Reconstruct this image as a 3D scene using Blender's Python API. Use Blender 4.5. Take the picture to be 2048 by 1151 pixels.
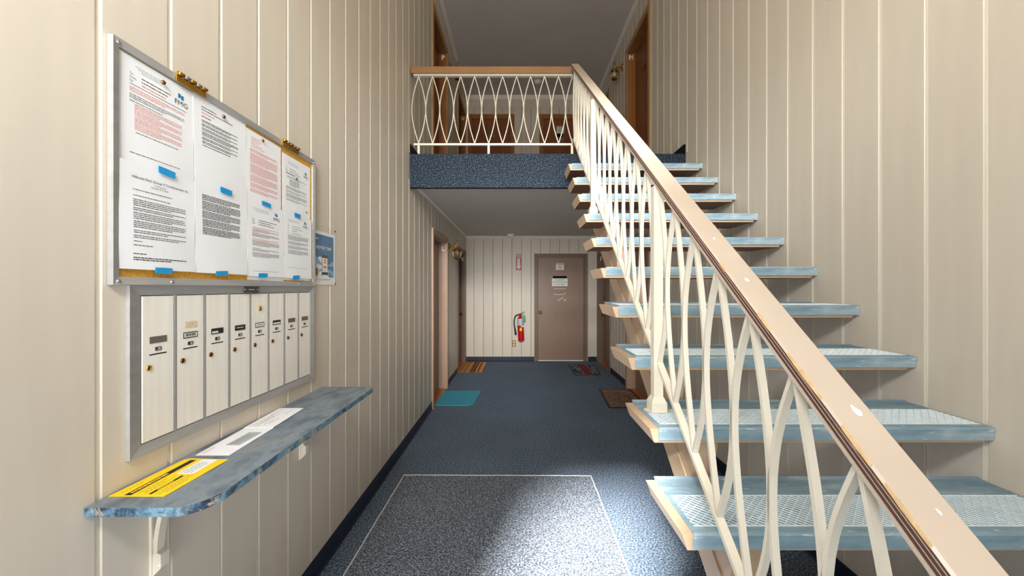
import bpy, math, random, re
from mathutils import Vector
random.seed(7)
for o in list(bpy.data.objects):
    bpy.data.objects.remove(o)
SC = bpy.context.scene
COL = SC.collection

def lin(r, g, b):
    def f(c):
        c /= 255.0
        return c / 12.92 if c <= 0.04045 else ((c + 0.055) / 1.055) ** 2.4
    return (f(r), f(g), f(b), 1.0)

# ------------------------------------------------------------------ camera
CAMZ = 1.417
cam_d = bpy.data.cameras.new('camera')
cam = bpy.data.objects.new('camera', cam_d)
COL.objects.link(cam)
cam.location = (0, 0, CAMZ)
cam.rotation_euler = (math.pi / 2, 0, 0)
cam_d.sensor_width = 36
cam_d.lens = 36 * 768 / 2048
cam_d.shift_x = -9 / 2048
cam_d.clip_start = 0.02
SC.camera = cam

# ------------------------------------------------------------------ light
SC.view_settings.view_transform = 'Standard'
SC.view_settings.look = 'None'
SC.view_settings.gamma = 1.0
SC.view_settings.use_curve_mapping = False
SC.view_settings.exposure = 0.1
SC.cycles.use_denoising = True
SC.cycles.max_bounces = 10
SC.cycles.diffuse_bounces = 6
SC.cycles.sample_clamp_indirect = 4.0

world = bpy.data.worlds.new('sky')
SC.world = world
world.use_nodes = True
bg = world.node_tree.nodes['Background']
bg.inputs[0].default_value = (0.80, 0.90, 1.0, 1)
bg.inputs[1].default_value = 1.6

def sun(name, direction, strength, angle, color=(1, 1, 1)):
    d = bpy.data.lights.new(name, 'SUN')
    d.energy = strength
    d.angle = math.radians(angle)
    d.color = color
    o = bpy.data.objects.new(name, d)
    COL.objects.link(o)
    o.rotation_euler = Vector(direction).to_track_quat('-Z', 'Y').to_euler()
    o.location = (-2, -6, 6)
    return o

def area(name, loc, size_x, size_y, power, color, direction=(0, 1, 0), spread=180, portal=False):
    d = bpy.data.lights.new(name, 'AREA')
    d.shape = 'RECTANGLE'
    d.size = size_x
    d.size_y = size_y
    d.energy = power
    d.color = color
    d.spread = math.radians(spread)
    o = bpy.data.objects.new(name, d)
    COL.objects.link(o)
    o.location = loc
    o.rotation_euler = Vector(direction).to_track_quat('-Z', 'Z').to_euler()
    if portal:
        d.cycles.is_portal = True
    return o

sun('sun', (0.36, 1.0, -0.66), 33.0, 8, (1.0, 0.97, 0.93))
# daylight behind the camera: open entrance door, side light, transom; then added fills
area('entrance_daylight', (-0.52, -0.52, 1.04), 0.76, 2.06, 1, (1, 1, 1), portal=True)
area('side_window_daylight', (0.90, -0.38, 1.45), 1.0, 1.2, 6, (0.96, 0.98, 1.0))
area('transom_window_daylight', (-0.50, -0.38, 2.60), 0.7, 0.45, 54, (0.97, 0.985, 1.0))
area('transom_window_glare', (0.25, -0.37, 2.95), 2.0, 0.9, 30, (1.0, 0.99, 0.97), direction=(0, 1, -0.35), spread=40)  # unseen narrow lamp, added to brighten the far back wall
area('corridor_fill', (-0.52, -0.36, 1.20), 0.74, 1.5, 10, (1.0, 0.97, 0.92), direction=(0.10, 1, 0.10), spread=56)  # lamp added in the doorway to lift the lower ceiling and back wall
area('upper_warm_fill', (0.29, -0.38, 4.2), 2.0, 1.0, 22, (1.0, 0.83, 0.58))  # unseen warm lamp, added to light and yellow the upper walls

# ------------------------------------------------------------------ helpers
class MB:
    def __init__(s):
        s.v = []; s.f = []; s.m = []; s.cur = 0
    def add(s, vs, fs):
        b = len(s.v)
        s.v += [tuple(p) for p in vs]
        for f in fs:
            s.f.append(tuple(b + i for i in f)); s.m.append(s.cur)
        return s
    def box(s, x0, y0, z0, x1, y1, z1):
        x0, x1 = min(x0, x1), max(x0, x1); y0, y1 = min(y0, y1), max(y0, y1); z0, z1 = min(z0, z1), max(z0, z1)
        return s.add([(x0,y0,z0),(x1,y0,z0),(x1,y1,z0),(x0,y1,z0),(x0,y0,z1),(x1,y0,z1),(x1,y1,z1),(x0,y1,z1)],
                     [(0,3,2,1),(4,5,6,7),(0,1,5,4),(1,2,6,5),(2,3,7,6),(3,0,4,7)])
    def prism(s, pts, axis, a, b):
        """pts: 2-D outline (counter-clockwise); axis 0,1,2; between a and b along it."""
        n = len(pts)
        def P(p, t):
            return ((t, p[0], p[1]), (p[0], t, p[1]), (p[0], p[1], t))[axis]
        vs = [P(p, a) for p in pts] + [P(p, b) for p in pts]
        fs = [tuple(range(n - 1, -1, -1)), tuple(range(n, 2 * n))]
        fs += [(i, (i + 1) % n, n + (i + 1) % n, n + i) for i in range(n)]
        if axis == 1:
            fs = [tuple(reversed(f)) for f in fs]
        return s.add(vs, fs)
    def hexa(s, bottom, top):
        return s.add(list(bottom) + list(top), [(0,3,2,1),(4,5,6,7),(0,1,5,4),(1,2,6,5),(2,3,7,6),(3,0,4,7)])
    def sweep(s, path, N, wn, wp):
        """rectangular bar along path; N plane normal, wn width along N, wp in-plane width."""
        N = Vector(N).normalized(); P = [Vector(p) for p in path]; rings = []
        for i, p in enumerate(P):
            t = (P[min(i + 1, len(P) - 1)] - P[max(i - 1, 0)]).normalized()
            q = N.cross(t).normalized()
            rings.append([p + N*wn/2 + q*wp/2, p - N*wn/2 + q*wp/2, p - N*wn/2 - q*wp/2, p + N*wn/2 - q*wp/2])
        vs = [v for r in rings for v in r]; fs = []
        for i in range(len(P) - 1):
            for k in range(4):
                a = i*4 + k; b = i*4 + (k + 1) % 4
                fs.append((a, b, b + 4, a + 4))
        fs += [(3, 2, 1, 0), tuple(len(vs) - 4 + k for k in range(4))]
        return s.add(vs, fs)
    def tube(s, path, r, n=8):
        P = [Vector(p) for p in path]; vs = []; fs = []
        R = r if isinstance(r, (list, tuple)) else [r] * len(P)
        ref = None
        for i, p in enumerate(P):
            t = (P[min(i + 1, len(P) - 1)] - P[max(i - 1, 0)]).normalized()
            if ref is None:
                ref = t.orthogonal().normalized()
            ref = (ref - t * ref.dot(t)).normalized()
            b = t.cross(ref)
            for k in range(n):
                a = 2*math.pi*k/n
                vs.append(p + (ref*math.cos(a) + b*math.sin(a)) * R[i])
        for i in range(len(P) - 1):
            for k in range(n):
                a = i*n + k; c = i*n + (k + 1) % n
                fs.append((a, c, c + n, a + n))
        fs += [tuple(range(n - 1, -1, -1)), tuple(range(len(vs) - n, len(vs)))]
        return s.add(vs, fs)
    def lathe(s, prof, base, axis=(0, 0, 1), n=16):
        """prof: list of (radius, height) along axis from base."""
        A = Vector(axis).normalized(); U = A.orthogonal().normalized(); W = A.cross(U); B = Vector(base)
        vs = []; fs = []
        for r, h in prof:
            for k in range(n):
                a = 2*math.pi*k/n
                vs.append(B + A*h + (U*math.cos(a) + W*math.sin(a))*max(r, 1e-5))
        for i in range(len(prof) - 1):
            for k in range(n):
                a = i*n + k; c = i*n + (k + 1) % n
                fs.append((a, c, c + n, a + n))
        fs += [tuple(range(n - 1, -1, -1)), tuple(range(len(vs) - n, len(vs)))]
        return s.add(vs, fs)
    def mesh(s, name, mats, off=(0, 0, 0), smooth=False):
        me = bpy.data.meshes.new(name)
        me.from_pydata([(v[0]-off[0], v[1]-off[1], v[2]-off[2]) for v in s.v], [], s.f)
        for m in (mats if isinstance(mats, (list, tuple)) else [mats]):
            me.materials.append(m)
        for i, p in enumerate(me.polygons):
            p.material_index = s.m[i]
            p.use_smooth = smooth
        me.update()
        return me

def wloc(o):
    v = Vector((0, 0, 0))
    while o is not None:
        v += o.location; o = o.parent
    return v

def obj(name, mb, mat, parent=None, base=None, smooth=False):
    """links mb (in world coordinates) as one mesh object; origin at base."""
    if base is None:
        xs = [v[0] for v in mb.v]; ys = [v[1] for v in mb.v]; zs = [v[2] for v in mb.v]
        base = ((min(xs)+max(xs))/2, (min(ys)+max(ys))/2, min(zs))
    o = bpy.data.objects.new(name, mb.mesh(name, mat, base, smooth))
    COL.objects.link(o)
    if parent is not None:
        o.parent = parent
        o.location = Vector(base) - wloc(parent)
    else:
        o.location = base
    return o

def link_copy(name, me, loc, parent):
    o = bpy.data.objects.new(name, me)
    COL.objects.link(o)
    o.parent = parent
    o.location = Vector(loc) - wloc(parent)
    return o

def tag(o, label=None, cat=None, group=None, kind=None):
    if label: o['label'] = label
    if cat: o['category'] = cat
    if group: o['group'] = group
    if kind: o['kind'] = kind
    return o

def empty(name, loc, label=None, cat=None, group=None, kind=None):
    o = bpy.data.objects.new(name, None)
    COL.objects.link(o)
    o.location = loc
    o.empty_display_size = 0.05
    return tag(o, label, cat, group, kind)

# ------------------------------------------------------------------ materials
def new_mat(name):
    m = bpy.data.materials.new(name); m.use_nodes = True
    nt = m.node_tree
    return m, nt, nt.nodes['Principled BSDF']

def N(nt, t, **kw):
    n = nt.nodes.new(t)
    for k, v in kw.items():
        setattr(n, k, v)
    return n

def ramp(nt, stops):
    r = nt.nodes.new('ShaderNodeValToRGB')
    e = r.color_ramp.elements
    while len(e) > 1: e.remove(e[-1])
    e[0].position = stops[0][0]; e[0].color = stops[0][1]
    for p, c in stops[1:]:
        x = e.new(p); x.color = c
    return r

def noise(nt, scale, detail=3, stretch=(1, 1, 1), rough=0.5, coord='Object'):
    tc = N(nt, 'ShaderNodeTexCoord'); mp = N(nt, 'ShaderNodeMapping'); nz = N(nt, 'ShaderNodeTexNoise')
    mp.inputs['Scale'].default_value = stretch
    nz.inputs['Scale'].default_value = scale; nz.inputs['Detail'].default_value = detail
    nz.inputs['Roughness'].default_value = rough
    nt.links.new(tc.outputs[coord], mp.inputs[0]); nt.links.new(mp.outputs[0], nz.inputs['Vector'])
    return nz

def bump(nt, bs, src, strength, dist=0.002):
    b = N(nt, 'ShaderNodeBump'); b.inputs['Strength'].default_value = strength; b.inputs['Distance'].default_value = dist
    nt.links.new(src, b.inputs['Height']); nt.links.new(b.outputs[0], bs.inputs['Normal'])

def scale_c(c, k): return (min(c[0]*k, 1), min(c[1]*k, 1), min(c[2]*k, 1), 1)

def paint(name, c, rough=0.5, metal=0.0, var=0.08, nscale=6, stretch=(1, 1, 1), bmp=0.1, bscale=40, rnd=0.0, spec=0.5):
    m, nt, bs = new_mat(name)
    nz = noise(nt, nscale, 4, stretch)
    r = ramp(nt, [(0.3, scale_c(c, 1 - var)), (0.7, scale_c(c, 1 + var))])
    nt.links.new(nz.outputs['Fac'], r.inputs[0])
    out = r.outputs[0]
    if rnd:
        oi = N(nt, 'ShaderNodeObjectInfo'); mr = N(nt, 'ShaderNodeMapRange')
        mr.inputs['To Min'].default_value = 1 - rnd; mr.inputs['To Max'].default_value = 1 + rnd
        hs = N(nt, 'ShaderNodeHueSaturation')
        nt.links.new(oi.outputs['Random'], mr.inputs['Value']); nt.links.new(mr.outputs[0], hs.inputs['Value'])
        nt.links.new(out, hs.inputs['Color']); out = hs.outputs[0]
    nt.links.new(out, bs.inputs['Base Color'])
    bs.inputs['Roughness'].default_value = rough; bs.inputs['Metallic'].default_value = metal
    bs.inputs['Specular IOR Level'].default_value = spec
    if bmp:
        nb = noise(nt, bscale, 3, stretch)
        bump(nt, bs, nb.outputs['Fac'], bmp)
    return m

M = {}
M['plank'] = paint('beige_plank_paint', lin(212, 202, 186), 0.42, var=0.05, nscale=9, stretch=(1, 1, 0.12), bmp=0.12, bscale=30, rnd=0.025)
M['groove'] = paint('cream_groove_paint', lin(236, 230, 214), 0.5, var=0.03)
M['groove_dark'] = paint('groove_shade_brown', lin(120, 104, 80), 0.7, var=0.1)  # brown puts the shade inside the back-wall grooves into the colour
M['ceiling'] = paint('flat_ceiling_paint', lin(206, 202, 196), 0.9, var=0.03, nscale=2)
M['white_trim'] = paint('white_trim_paint', lin(228, 225, 218), 0.5, var=0.03)
M['navy'] = paint('navy_vinyl', lin(22, 30, 56), 0.35, var=0.25, nscale=5)
M['black'] = paint('black_vinyl', lin(14, 14, 16), 0.9, var=0.1, spec=0.1)
M['door_taupe'] = paint('taupe_door_paint', lin(138, 112, 94), 0.4, var=0.05, nscale=12, stretch=(1, 1, 0.2))
M['jamb_taupe'] = paint('tan_jamb_paint', lin(182, 152, 130), 0.45, var=0.06)
M['casing_taupe'] = paint('brown_casing_paint', lin(112, 88, 70), 0.45, var=0.06)
M['door_wood'] = paint('stained_door_wood', lin(128, 72, 30), 0.4, var=0.22, nscale=14, stretch=(1, 1, 0.08))
M['jamb_wood'] = paint('stained_jamb_wood', lin(150, 98, 50), 0.45, var=0.12, nscale=14, stretch=(1, 1, 0.08))
M['casing_tan'] = paint('tan_casing_paint', lin(172, 138, 96), 0.45, var=0.08)
M['threshold'] = paint('varnished_threshold_wood', lin(178, 106, 46), 0.35, var=0.2, nscale=10, stretch=(1, 0.2, 1))
M['tread_wood'] = paint('tan_tread_paint', lin(206, 178, 148), 0.4, var=0.05, nscale=10)
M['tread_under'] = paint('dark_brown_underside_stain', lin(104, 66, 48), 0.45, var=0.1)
M['rail_wood'] = paint('tan_handrail_paint', lin(198, 183, 166), 0.38, var=0.04, nscale=8)
M['rail_brown'] = paint('brown_handrail_paint', lin(150, 112, 76), 0.38, var=0.07, nscale=10)
M['rail_groove'] = paint('dark_groove', lin(92, 58, 48), 0.6, var=0.1)
M['chip'] = paint('chipped_bare_wood', lin(204, 172, 126), 0.6, var=0.2, nscale=60)
M['chip_white'] = paint('white_filler', lin(238, 238, 236), 0.6, var=0.05, nscale=60)
M['iron'] = paint('cream_iron_paint', lin(224, 217, 200), 0.35, var=0.03, nscale=20)
M['silver'] = paint('brushed_aluminium', lin(174, 174, 172), 0.4, 0.35, var=0.12, nscale=30, stretch=(1, 0.15, 1))
M['mail_door'] = paint('ivory_brushed_metal', lin(238, 234, 224), 0.38, 0.0, var=0.05, nscale=60, stretch=(1, 1, 0.03), bmp=0.05)
M['steel_dark'] = paint('dark_steel', lin(92, 92, 88), 0.4, 0.5, var=0.1)
M['cork'] = paint('cork', lin(214, 160, 62), 0.85, var=0.16, nscale=120, bmp=0.3, bscale=150)
M['paper'] = paint('white_paper', lin(236, 238, 240), 0.75, var=0.012, nscale=10, bmp=0.03)
M['ink'] = paint('grey_ink', lin(92, 94, 98), 0.8, var=0.05)
M['ink_black'] = paint('black_ink', lin(34, 32, 34), 0.7, var=0.05)
M['ink_red'] = paint('red_ink', lin(222, 122, 116), 0.8, var=0.05)
M['ink_light'] = paint('faint_ink', lin(170, 174, 178), 0.8, var=0.05)
M['ink_blue'] = paint('blue_ink', lin(24, 120, 172), 0.7, var=0.05)
M['ink_orange'] = paint('orange_ink', lin(226, 120, 50), 0.7, var=0.05)
M['tape'] = paint('blue_masking_tape', lin(26, 146, 206), 0.6, var=0.06, nscale=60)
M['brass'] = paint('polished_brass', lin(214, 164, 66), 0.22, 1.0, var=0.1, nscale=20)
M['brass_dark'] = paint('aged_brass', lin(138, 96, 48), 0.3, 1.0, var=0.15, nscale=30)
M['copper'] = paint('copper_wire', lin(176, 112, 78), 0.4, 0.6, var=0.1)
M['chrome'] = paint('chrome', lin(220, 220, 220), 0.15, 1.0, var=0.05)
M['silver_label'] = paint('silver_label', lin(186, 192, 200), 0.4, var=0.12, nscale=60)
M['red'] = paint('red_enamel', lin(192, 22, 24), 0.25, var=0.05)
M['sign_red'] = paint('sign_red', lin(176, 34, 42), 0.4, var=0.05)
M['rubber_black'] = paint('black_rubber', lin(24, 24, 26), 0.5, var=0.1)
M['green'] = paint('green_tag', lin(30, 150, 84), 0.4, var=0.1)
M['ivory'] = paint('ivory_plastic', lin(226, 216, 180), 0.4, var=0.03)
M['white_plastic'] = paint('white_plastic', lin(232, 232, 228), 0.4, var=0.02)
M['mail_yellow'] = paint('yellow_card', lin(252, 212, 10), 0.55, var=0.02)
M['poster_blue'] = paint('poster_blue', lin(24, 112, 160), 0.4, var=0.16, nscale=14)
M['poster_light'] = paint('poster_light_blue', lin(112, 176, 212), 0.4, var=0.1, nscale=20)
M['sign_white'] = paint('sign_white', lin(226, 230, 226), 0.4, var=0.02)
M['letter_white'] = paint('white_door_letter', lin(250, 250, 246), 0.5, var=0.01)
M['sign_cream'] = paint('sign_cream', lin(230, 220, 196), 0.4, var=0.02)
M['grey_plate'] = paint('grey_plate', lin(120, 112, 104), 0.4, 0.3, var=0.05)
M['clear_tape'] = paint('old_tape', lin(198, 178, 160), 0.4, var=0.1)
M['masking_old'] = paint('old_masking_tape', lin(214, 196, 160), 0.7, var=0.15, nscale=120)
M['mat_teal'] = paint('teal_mat', lin(58, 156, 180), 0.8, var=0.08, nscale=60, bmp=0.3, bscale=200)

def glass_mat():
    m, nt, bs = new_mat('clear_glass')
    bs.inputs['Base Color'].default_value = (0.95, 0.93, 0.85, 1)
    bs.inputs['Roughness'].default_value = 0.05
    bs.inputs['Transmission Weight'].default_value = 1.0
    bs.inputs['IOR'].default_value = 1.2
    return m
M['glass'] = glass_mat()

def plastic_sleeve():
    m, nt, bs = new_mat('clear_plastic_sleeve')
    bs.inputs['Base Color'].default_value = lin(225, 220, 208)
    bs.inputs['Roughness'].default_value = 0.25
    bs.inputs['Alpha'].default_value = 0.08
    return m
M['sleeve'] = plastic_sleeve()

def carpet(name, dark, mid, light, scale):
    m, nt, bs = new_mat(name)
    a = noise(nt, scale, 2); b = noise(nt, 2.2, 2); 
    r = ramp(nt, [(0.28, dark), (0.5, mid), (0.74, light)])
    nt.links.new(a.outputs['Fac'], r.inputs[0])
    hs = N(nt, 'ShaderNodeHueSaturation'); mr = N(nt, 'ShaderNodeMapRange')
    mr.inputs['To Min'].default_value = 0.85; mr.inputs['To Max'].default_value = 1.15
    nt.links.new(b.outputs['Fac'], mr.inputs['Value']); nt.links.new(mr.outputs[0], hs.inputs['Value'])
    nt.links.new(r.outputs[0], hs.inputs['Color']); nt.links.new(hs.outputs[0], bs.inputs['Base Color'])
    bs.inputs['Roughness'].default_value = 0.95; bs.inputs['Specular IOR Level'].default_value = 0.15
    bs.inputs['Sheen Weight'].default_value = 0.0
    bump(nt, bs, a.outputs['Fac'], 0.4, 0.003)
    return m
M['carpet'] = carpet('blue_grey_carpet', lin(37, 45, 58), lin(89, 104, 122), lin(158, 173, 187), 105)
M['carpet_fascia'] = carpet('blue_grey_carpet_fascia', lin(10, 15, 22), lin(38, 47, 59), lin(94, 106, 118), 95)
M['carpet_mat'] = carpet('grey_carpet_mat', lin(36, 40, 50), lin(98, 106, 118), lin(180, 188, 196), 115)

def marble(name, stops, vein, scale, stretch, vw=.03):
    m, nt, bs = new_mat(name)
    a = noise(nt, scale, 9, stretch, 0.66); v = noise(nt, scale*.8, 12, stretch, 0.72)
    a.inputs['Distortion'].default_value = 0.3; v.inputs['Distortion'].default_value = 0.6
    r = ramp(nt, stops)
    nt.links.new(a.outputs['Fac'], r.inputs[0])
    vr = ramp(nt, [(0.60 - vw, (0, 0, 0, 1)), (0.60, (0.8, 0.8, 0.8, 1)), (0.60 + vw, (0, 0, 0, 1))])
    nt.links.new(v.outputs['Fac'], vr.inputs[0])
    mx = N(nt, 'ShaderNodeMix', data_type='RGBA')
    nt.links.new(vr.outputs[0], mx.inputs[0]); nt.links.new(r.outputs[0], mx.inputs[6])
    mx.inputs[7].default_value = vein
    nt.links.new(mx.outputs[2], bs.inputs['Base Color'])
    bs.inputs['Roughness'].default_value = 0.35
    return m
M['laminate'] = marble('slate_marble_laminate', [(.34, lin(66, 78, 92)), (.46, lin(104, 118, 130)), (.54, lin(126, 138, 148)), (.66, lin(90, 102, 114))], lin(158, 144, 124), 11, (1, .5, 1), .02)
M['laminate_edge'] = marble('dark_blue_laminate_edge', [(.38, lin(34, 50, 70)), (.48, lin(84, 116, 138)), (.56, lin(112, 144, 162)), (.66, lin(46, 66, 88))], lin(188, 172, 140), 24, (1, .6, 1), .035)

def rubber_tread():
    m, nt, bs = new_mat('pale_blue_worn_rubber')
    a = noise(nt, 14, 6, (0.25, 1, 1), 0.65); b = noise(nt, 70, 4, (0.3, 1, 1))
    r = ramp(nt, [(0.34, lin(108, 138, 154)), (0.55, lin(138, 164, 178)), (0.72, lin(178, 194, 201))])
    nt.links.new(a.outputs['Fac'], r.inputs[0])
    br = ramp(nt, [(0.64, (0, 0, 0, 1)), (0.74, (0.7, 0.7, 0.7, 1))])
    nt.links.new(b.outputs['Fac'], br.inputs[0])
    mx = N(nt, 'ShaderNodeMix', data_type='RGBA')
    nt.links.new(br.outputs[0], mx.inputs[0]); nt.links.new(r.outputs[0], mx.inputs[6]); mx.inputs[7].default_value = lin(222, 232, 236)
    nt.links.new(mx.outputs[2], bs.inputs['Base Color'])
    bs.inputs['Roughness'].default_value = 0.6
    return m
M['rubber'] = rubber_tread()
M['ridge'] = paint('worn_white_rubber_ridge', lin(218, 228, 232), 0.6, var=0.08, nscale=30)

def stripe_mat():
    m, nt, bs = new_mat('striped_orange_mat')
    tc = N(nt, 'ShaderNodeTexCoord'); sx = N(nt, 'ShaderNodeSeparateXYZ'); nt.links.new(tc.outputs['Generated'], sx.inputs[0])
    seq = [lin(188, 112, 38), lin(70, 26, 18), lin(204, 136, 44), lin(84, 36, 22), lin(196, 128, 44), lin(60, 24, 20), lin(214, 150, 60), lin(150, 84, 30),
           lin(78, 40, 22), lin(126, 74, 28), lin(70, 34, 20), lin(206, 142, 52), lin(80, 30, 18), lin(200, 120, 40), lin(218, 164, 84)]
    pos = [0, .10, .14, .22, .26, .33, .36, .44, .52, .58, .66, .72, .80, .85, .94]
    r = ramp(nt, list(zip(pos, seq))); r.color_ramp.interpolation = 'CONSTANT'
    nz = noise(nt, 30, 2); md = N(nt, 'ShaderNodeMath', operation='MULTIPLY_ADD'); md.inputs[1].default_value = 0.04
    nt.links.new(nz.outputs['Fac'], md.inputs[0]); nt.links.new(sx.outputs[0], md.inputs[2]); nt.links.new(md.outputs[0], r.inputs[0])
    nt.links.new(r.outputs[0], bs.inputs['Base Color']); bs.inputs['Roughness'].default_value = 0.9
    return m
M['mat_stripe'] = stripe_mat()

def red_mat():
    m, nt, bs = new_mat('red_banded_mat')
    tc = N(nt, 'ShaderNodeTexCoord'); sx = N(nt, 'ShaderNodeSeparateXYZ'); nt.links.new(tc.outputs['Generated'], sx.inputs[0])
    r = ramp(nt, [(0, (0, 0, 0, 1)), (.34, (0, 0, 0, 1)), (.36, (1, 1, 1, 1)), (.62, (1, 1, 1, 1)), (.64, (0, 0, 0, 1))])
    nt.links.new(sx.outputs[0], r.inputs[0])
    vo = N(nt, 'ShaderNodeTexVoronoi'); vo.inputs['Scale'].default_value = 16; nt.links.new(tc.outputs['Object'], vo.inputs['Vector'])
    vr = ramp(nt, [(0.0, lin(150, 50, 60)), (0.25, lin(86, 100, 112)), (0.45, lin(138, 148, 152)), (0.6, lin(40, 44, 54))])
    nt.links.new(vo.outputs['Distance'], vr.inputs[0])
    nz = noise(nt, 40, 2); nr = ramp(nt, [(0.4, lin(96, 18, 26)), (0.6, lin(142, 36, 42))]); nt.links.new(nz.outputs['Fac'], nr.inputs[0])
    mx = N(nt, 'ShaderNodeMix', data_type='RGBA')
    nt.links.new(r.outputs[0], mx.inputs[0]); nt.links.new(vr.outputs[0], mx.inputs[6]); nt.links.new(nr.outputs[0], mx.inputs[7])
    nt.links.new(mx.outputs[2], bs.inputs['Base Color']); bs.inputs['Roughness'].default_value = 0.9
    return m
M['mat_red'] = red_mat()

def brown_mat():
    m, nt, bs = new_mat('brown_medallion_mat')
    tc = N(nt, 'ShaderNodeTexCoord'); mp = N(nt, 'ShaderNodeMapping'); mp.inputs['Rotation'].default_value = (0, 0, math.radians(45))
    ck = N(nt, 'ShaderNodeTexBrick'); ck.inputs['Scale'].default_value = 9; ck.offset = 0.0; ck.inputs['Mortar Size'].default_value = 0.03
    ck.inputs['Brick Width'].default_value = 0.8; ck.inputs['Row Height'].default_value = 0.8
    ck.inputs['Color1'].default_value = lin(150, 120, 104); ck.inputs['Color2'].default_value = lin(128, 100, 88); ck.inputs['Mortar'].default_value = lin(34, 26, 26)
    nt.links.new(tc.outputs['Object'], mp.inputs[0]); nt.links.new(mp.outputs[0], ck.inputs['Vector'])
    ln = N(nt, 'ShaderNodeVectorMath', operation='DISTANCE'); nt.links.new(tc.outputs['Generated'], ln.inputs[0]); ln.inputs[1].default_value = (0.5, 0.5, 0.5)
    lr = ramp(nt, [(0, (1, 1, 1, 1)), (.33, (1, 1, 1, 1)), (.34, (0, 0, 0, 1))])
    sub = N(nt, 'ShaderNodeSeparateXYZ'); nt.links.new(tc.outputs['Generated'], sub.inputs[0])
    cmb = N(nt, 'ShaderNodeCombineXYZ'); nt.links.new(sub.outputs[0], cmb.inputs[0]); nt.links.new(sub.outputs[1], cmb.inputs[1]); cmb.inputs[2].default_value = 0.5
    nt.links.new(cmb.outputs[0], ln.inputs[0])
    nt.links.new(ln.outputs['Value'], lr.inputs[0])
    nz = noise(nt, 40, 3); nr = ramp(nt, [(0.4, lin(96, 70, 52)), (0.6, lin(140, 108, 84))]); nt.links.new(nz.outputs['Fac'], nr.inputs[0])
    mx = N(nt, 'ShaderNodeMix', data_type='RGBA')
    nt.links.new(lr.outputs[0], mx.inputs[0]); nt.links.new(ck.outputs[0], mx.inputs[6]); nt.links.new(nr.outputs[0], mx.inputs[7])
    nt.links.new(mx.outputs[2], bs.inputs['Base Color']); bs.inputs['Roughness'].default_value = 0.9
    return m
M['mat_brown'] = brown_mat()

# ------------------------------------------------------------------ dimensions
XL, XR, YB, YF = -0.986, 1.565, 7.43, -0.4     # left wall, right wall, back wall, front
ZC1, ZF2, ZC2 = 2.42, 2.66, 5.13               # lower ceiling, upper floor, upper ceiling
YLAND = 3.55                                   # front of the upper landing
REC = 0.10                                     # door recess
OPEN = [(4.53, 5.41), (6.47, 7.35)]            # door openings along both side walls
DH = 2.06
CS = 0.06                                      # casing width
T = 0.006                                      # plank thickness

# ------------------------------------------------------------------ setting: shell
fl = MB().box(XL - .15, YF - .45, -0.1, XR + .15, YB + .15, 0)
tag(obj('floor', fl, M['carpet'], base=(0, 0, 0)), kind='structure')
ce = MB().box(XL - .15, YF + .002, ZC2, XR + .15, YB + .15, ZC2 + .1)
tag(obj('ceiling', ce, M['ceiling'], base=(0, 0, ZC2)), kind='structure')

def side_wall(sgn, X, name):
    """sgn=-1 left wall (solid towards -x), +1 right wall."""
    back = X + sgn * T
    far = X + sgn * 0.16
    mb = MB()
    def blk(y0, y1, z0, z1): mb.box(back, y0, z0, far, y1, z1)
    blk(YF + .002, OPEN[0][0], 0, ZC2)
    blk(OPEN[0][1], OPEN[1][0], 0, ZC2)
    blk(OPEN[1][1], YB + .15, 0, ZC2)
    for a, b in OPEN:
        blk(a, b, DH, ZF2); blk(a, b, ZF2 + DH, ZC2)
    w = tag(obj(name, mb, M['groove'], base=(X, 0, 0)), kind='structure')
    # the planks, each a board of its own
    pitch, y0, gap, ch = 0.1865, (0.9055 if sgn < 0 else 1.28) + 0.0, 0.011, 0.003
    cache = {}
    def plank(a, b, z0, z1):
        w_ = round(b - a, 4); h = round(z1 - z0, 4)
        if w_ < 0.012: return
        key = (w_, h)
        if key not in cache:
            c = min(ch, w_/3)
            i = -sgn
            pts = [(0, 0), (sgn*T, 0), (sgn*T, w_), (0, w_), (i*0.0, w_ - c)]
            prof = [(sgn*T, 0), (sgn*T*0.5, 0), (0, c), (0, w_ - c), (sgn*T*0.5, w_), (sgn*T, w_)]
            if sgn > 0: prof = list(reversed(prof))
            cache[key] = MB().prism(prof[::-1] if sgn < 0 else prof[::-1], 2, 0, h).mesh('plank', M['plank'])
        link_copy('plank', cache[key], (X, a, z0), w)
    k = -9
    while y0 + k*pitch < YB:
        a = y0 + k*pitch + gap/2; b = y0 + (k + 1)*pitch - gap/2
        k += 1
        a = max(a, YF + .004); b = min(b, YB - 0.003)
        if b <= a: continue
        zones = [(0.0, ZC2)] if b < YLAND + 0.1 else [(0.0, ZC1), (ZF2, ZC2)]
        if len(zones) == 1:
            plank(a, b, 0.0, ZC2); continue
        for z0, z1 in zones:
            segs = [(a, b, z0)]
            for o0, o1 in OPEN:
                o0 -= CS - .01; o1 += CS - .01
                new = []
                for s0, s1, zz in segs:
                    if zz > z0 or s1 <= o0 or s0 >= o1:
                        new.append((s0, s1, zz)); continue
                    if s0 < o0: new.append((s0, o0, zz))
                    if s1 > o1: new.append((o1, s1, zz))
                    new.append((max(s0, o0), min(s1, o1), z0 + DH + CS - .01))
                segs = new
            for s0, s1, zz in segs: plank(s0, s1, zz, z1)
    return w

wall_left = side_wall(-1, XL, 'wall_left')
wall_right = side_wall(1, XR, 'wall_right')

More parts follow.
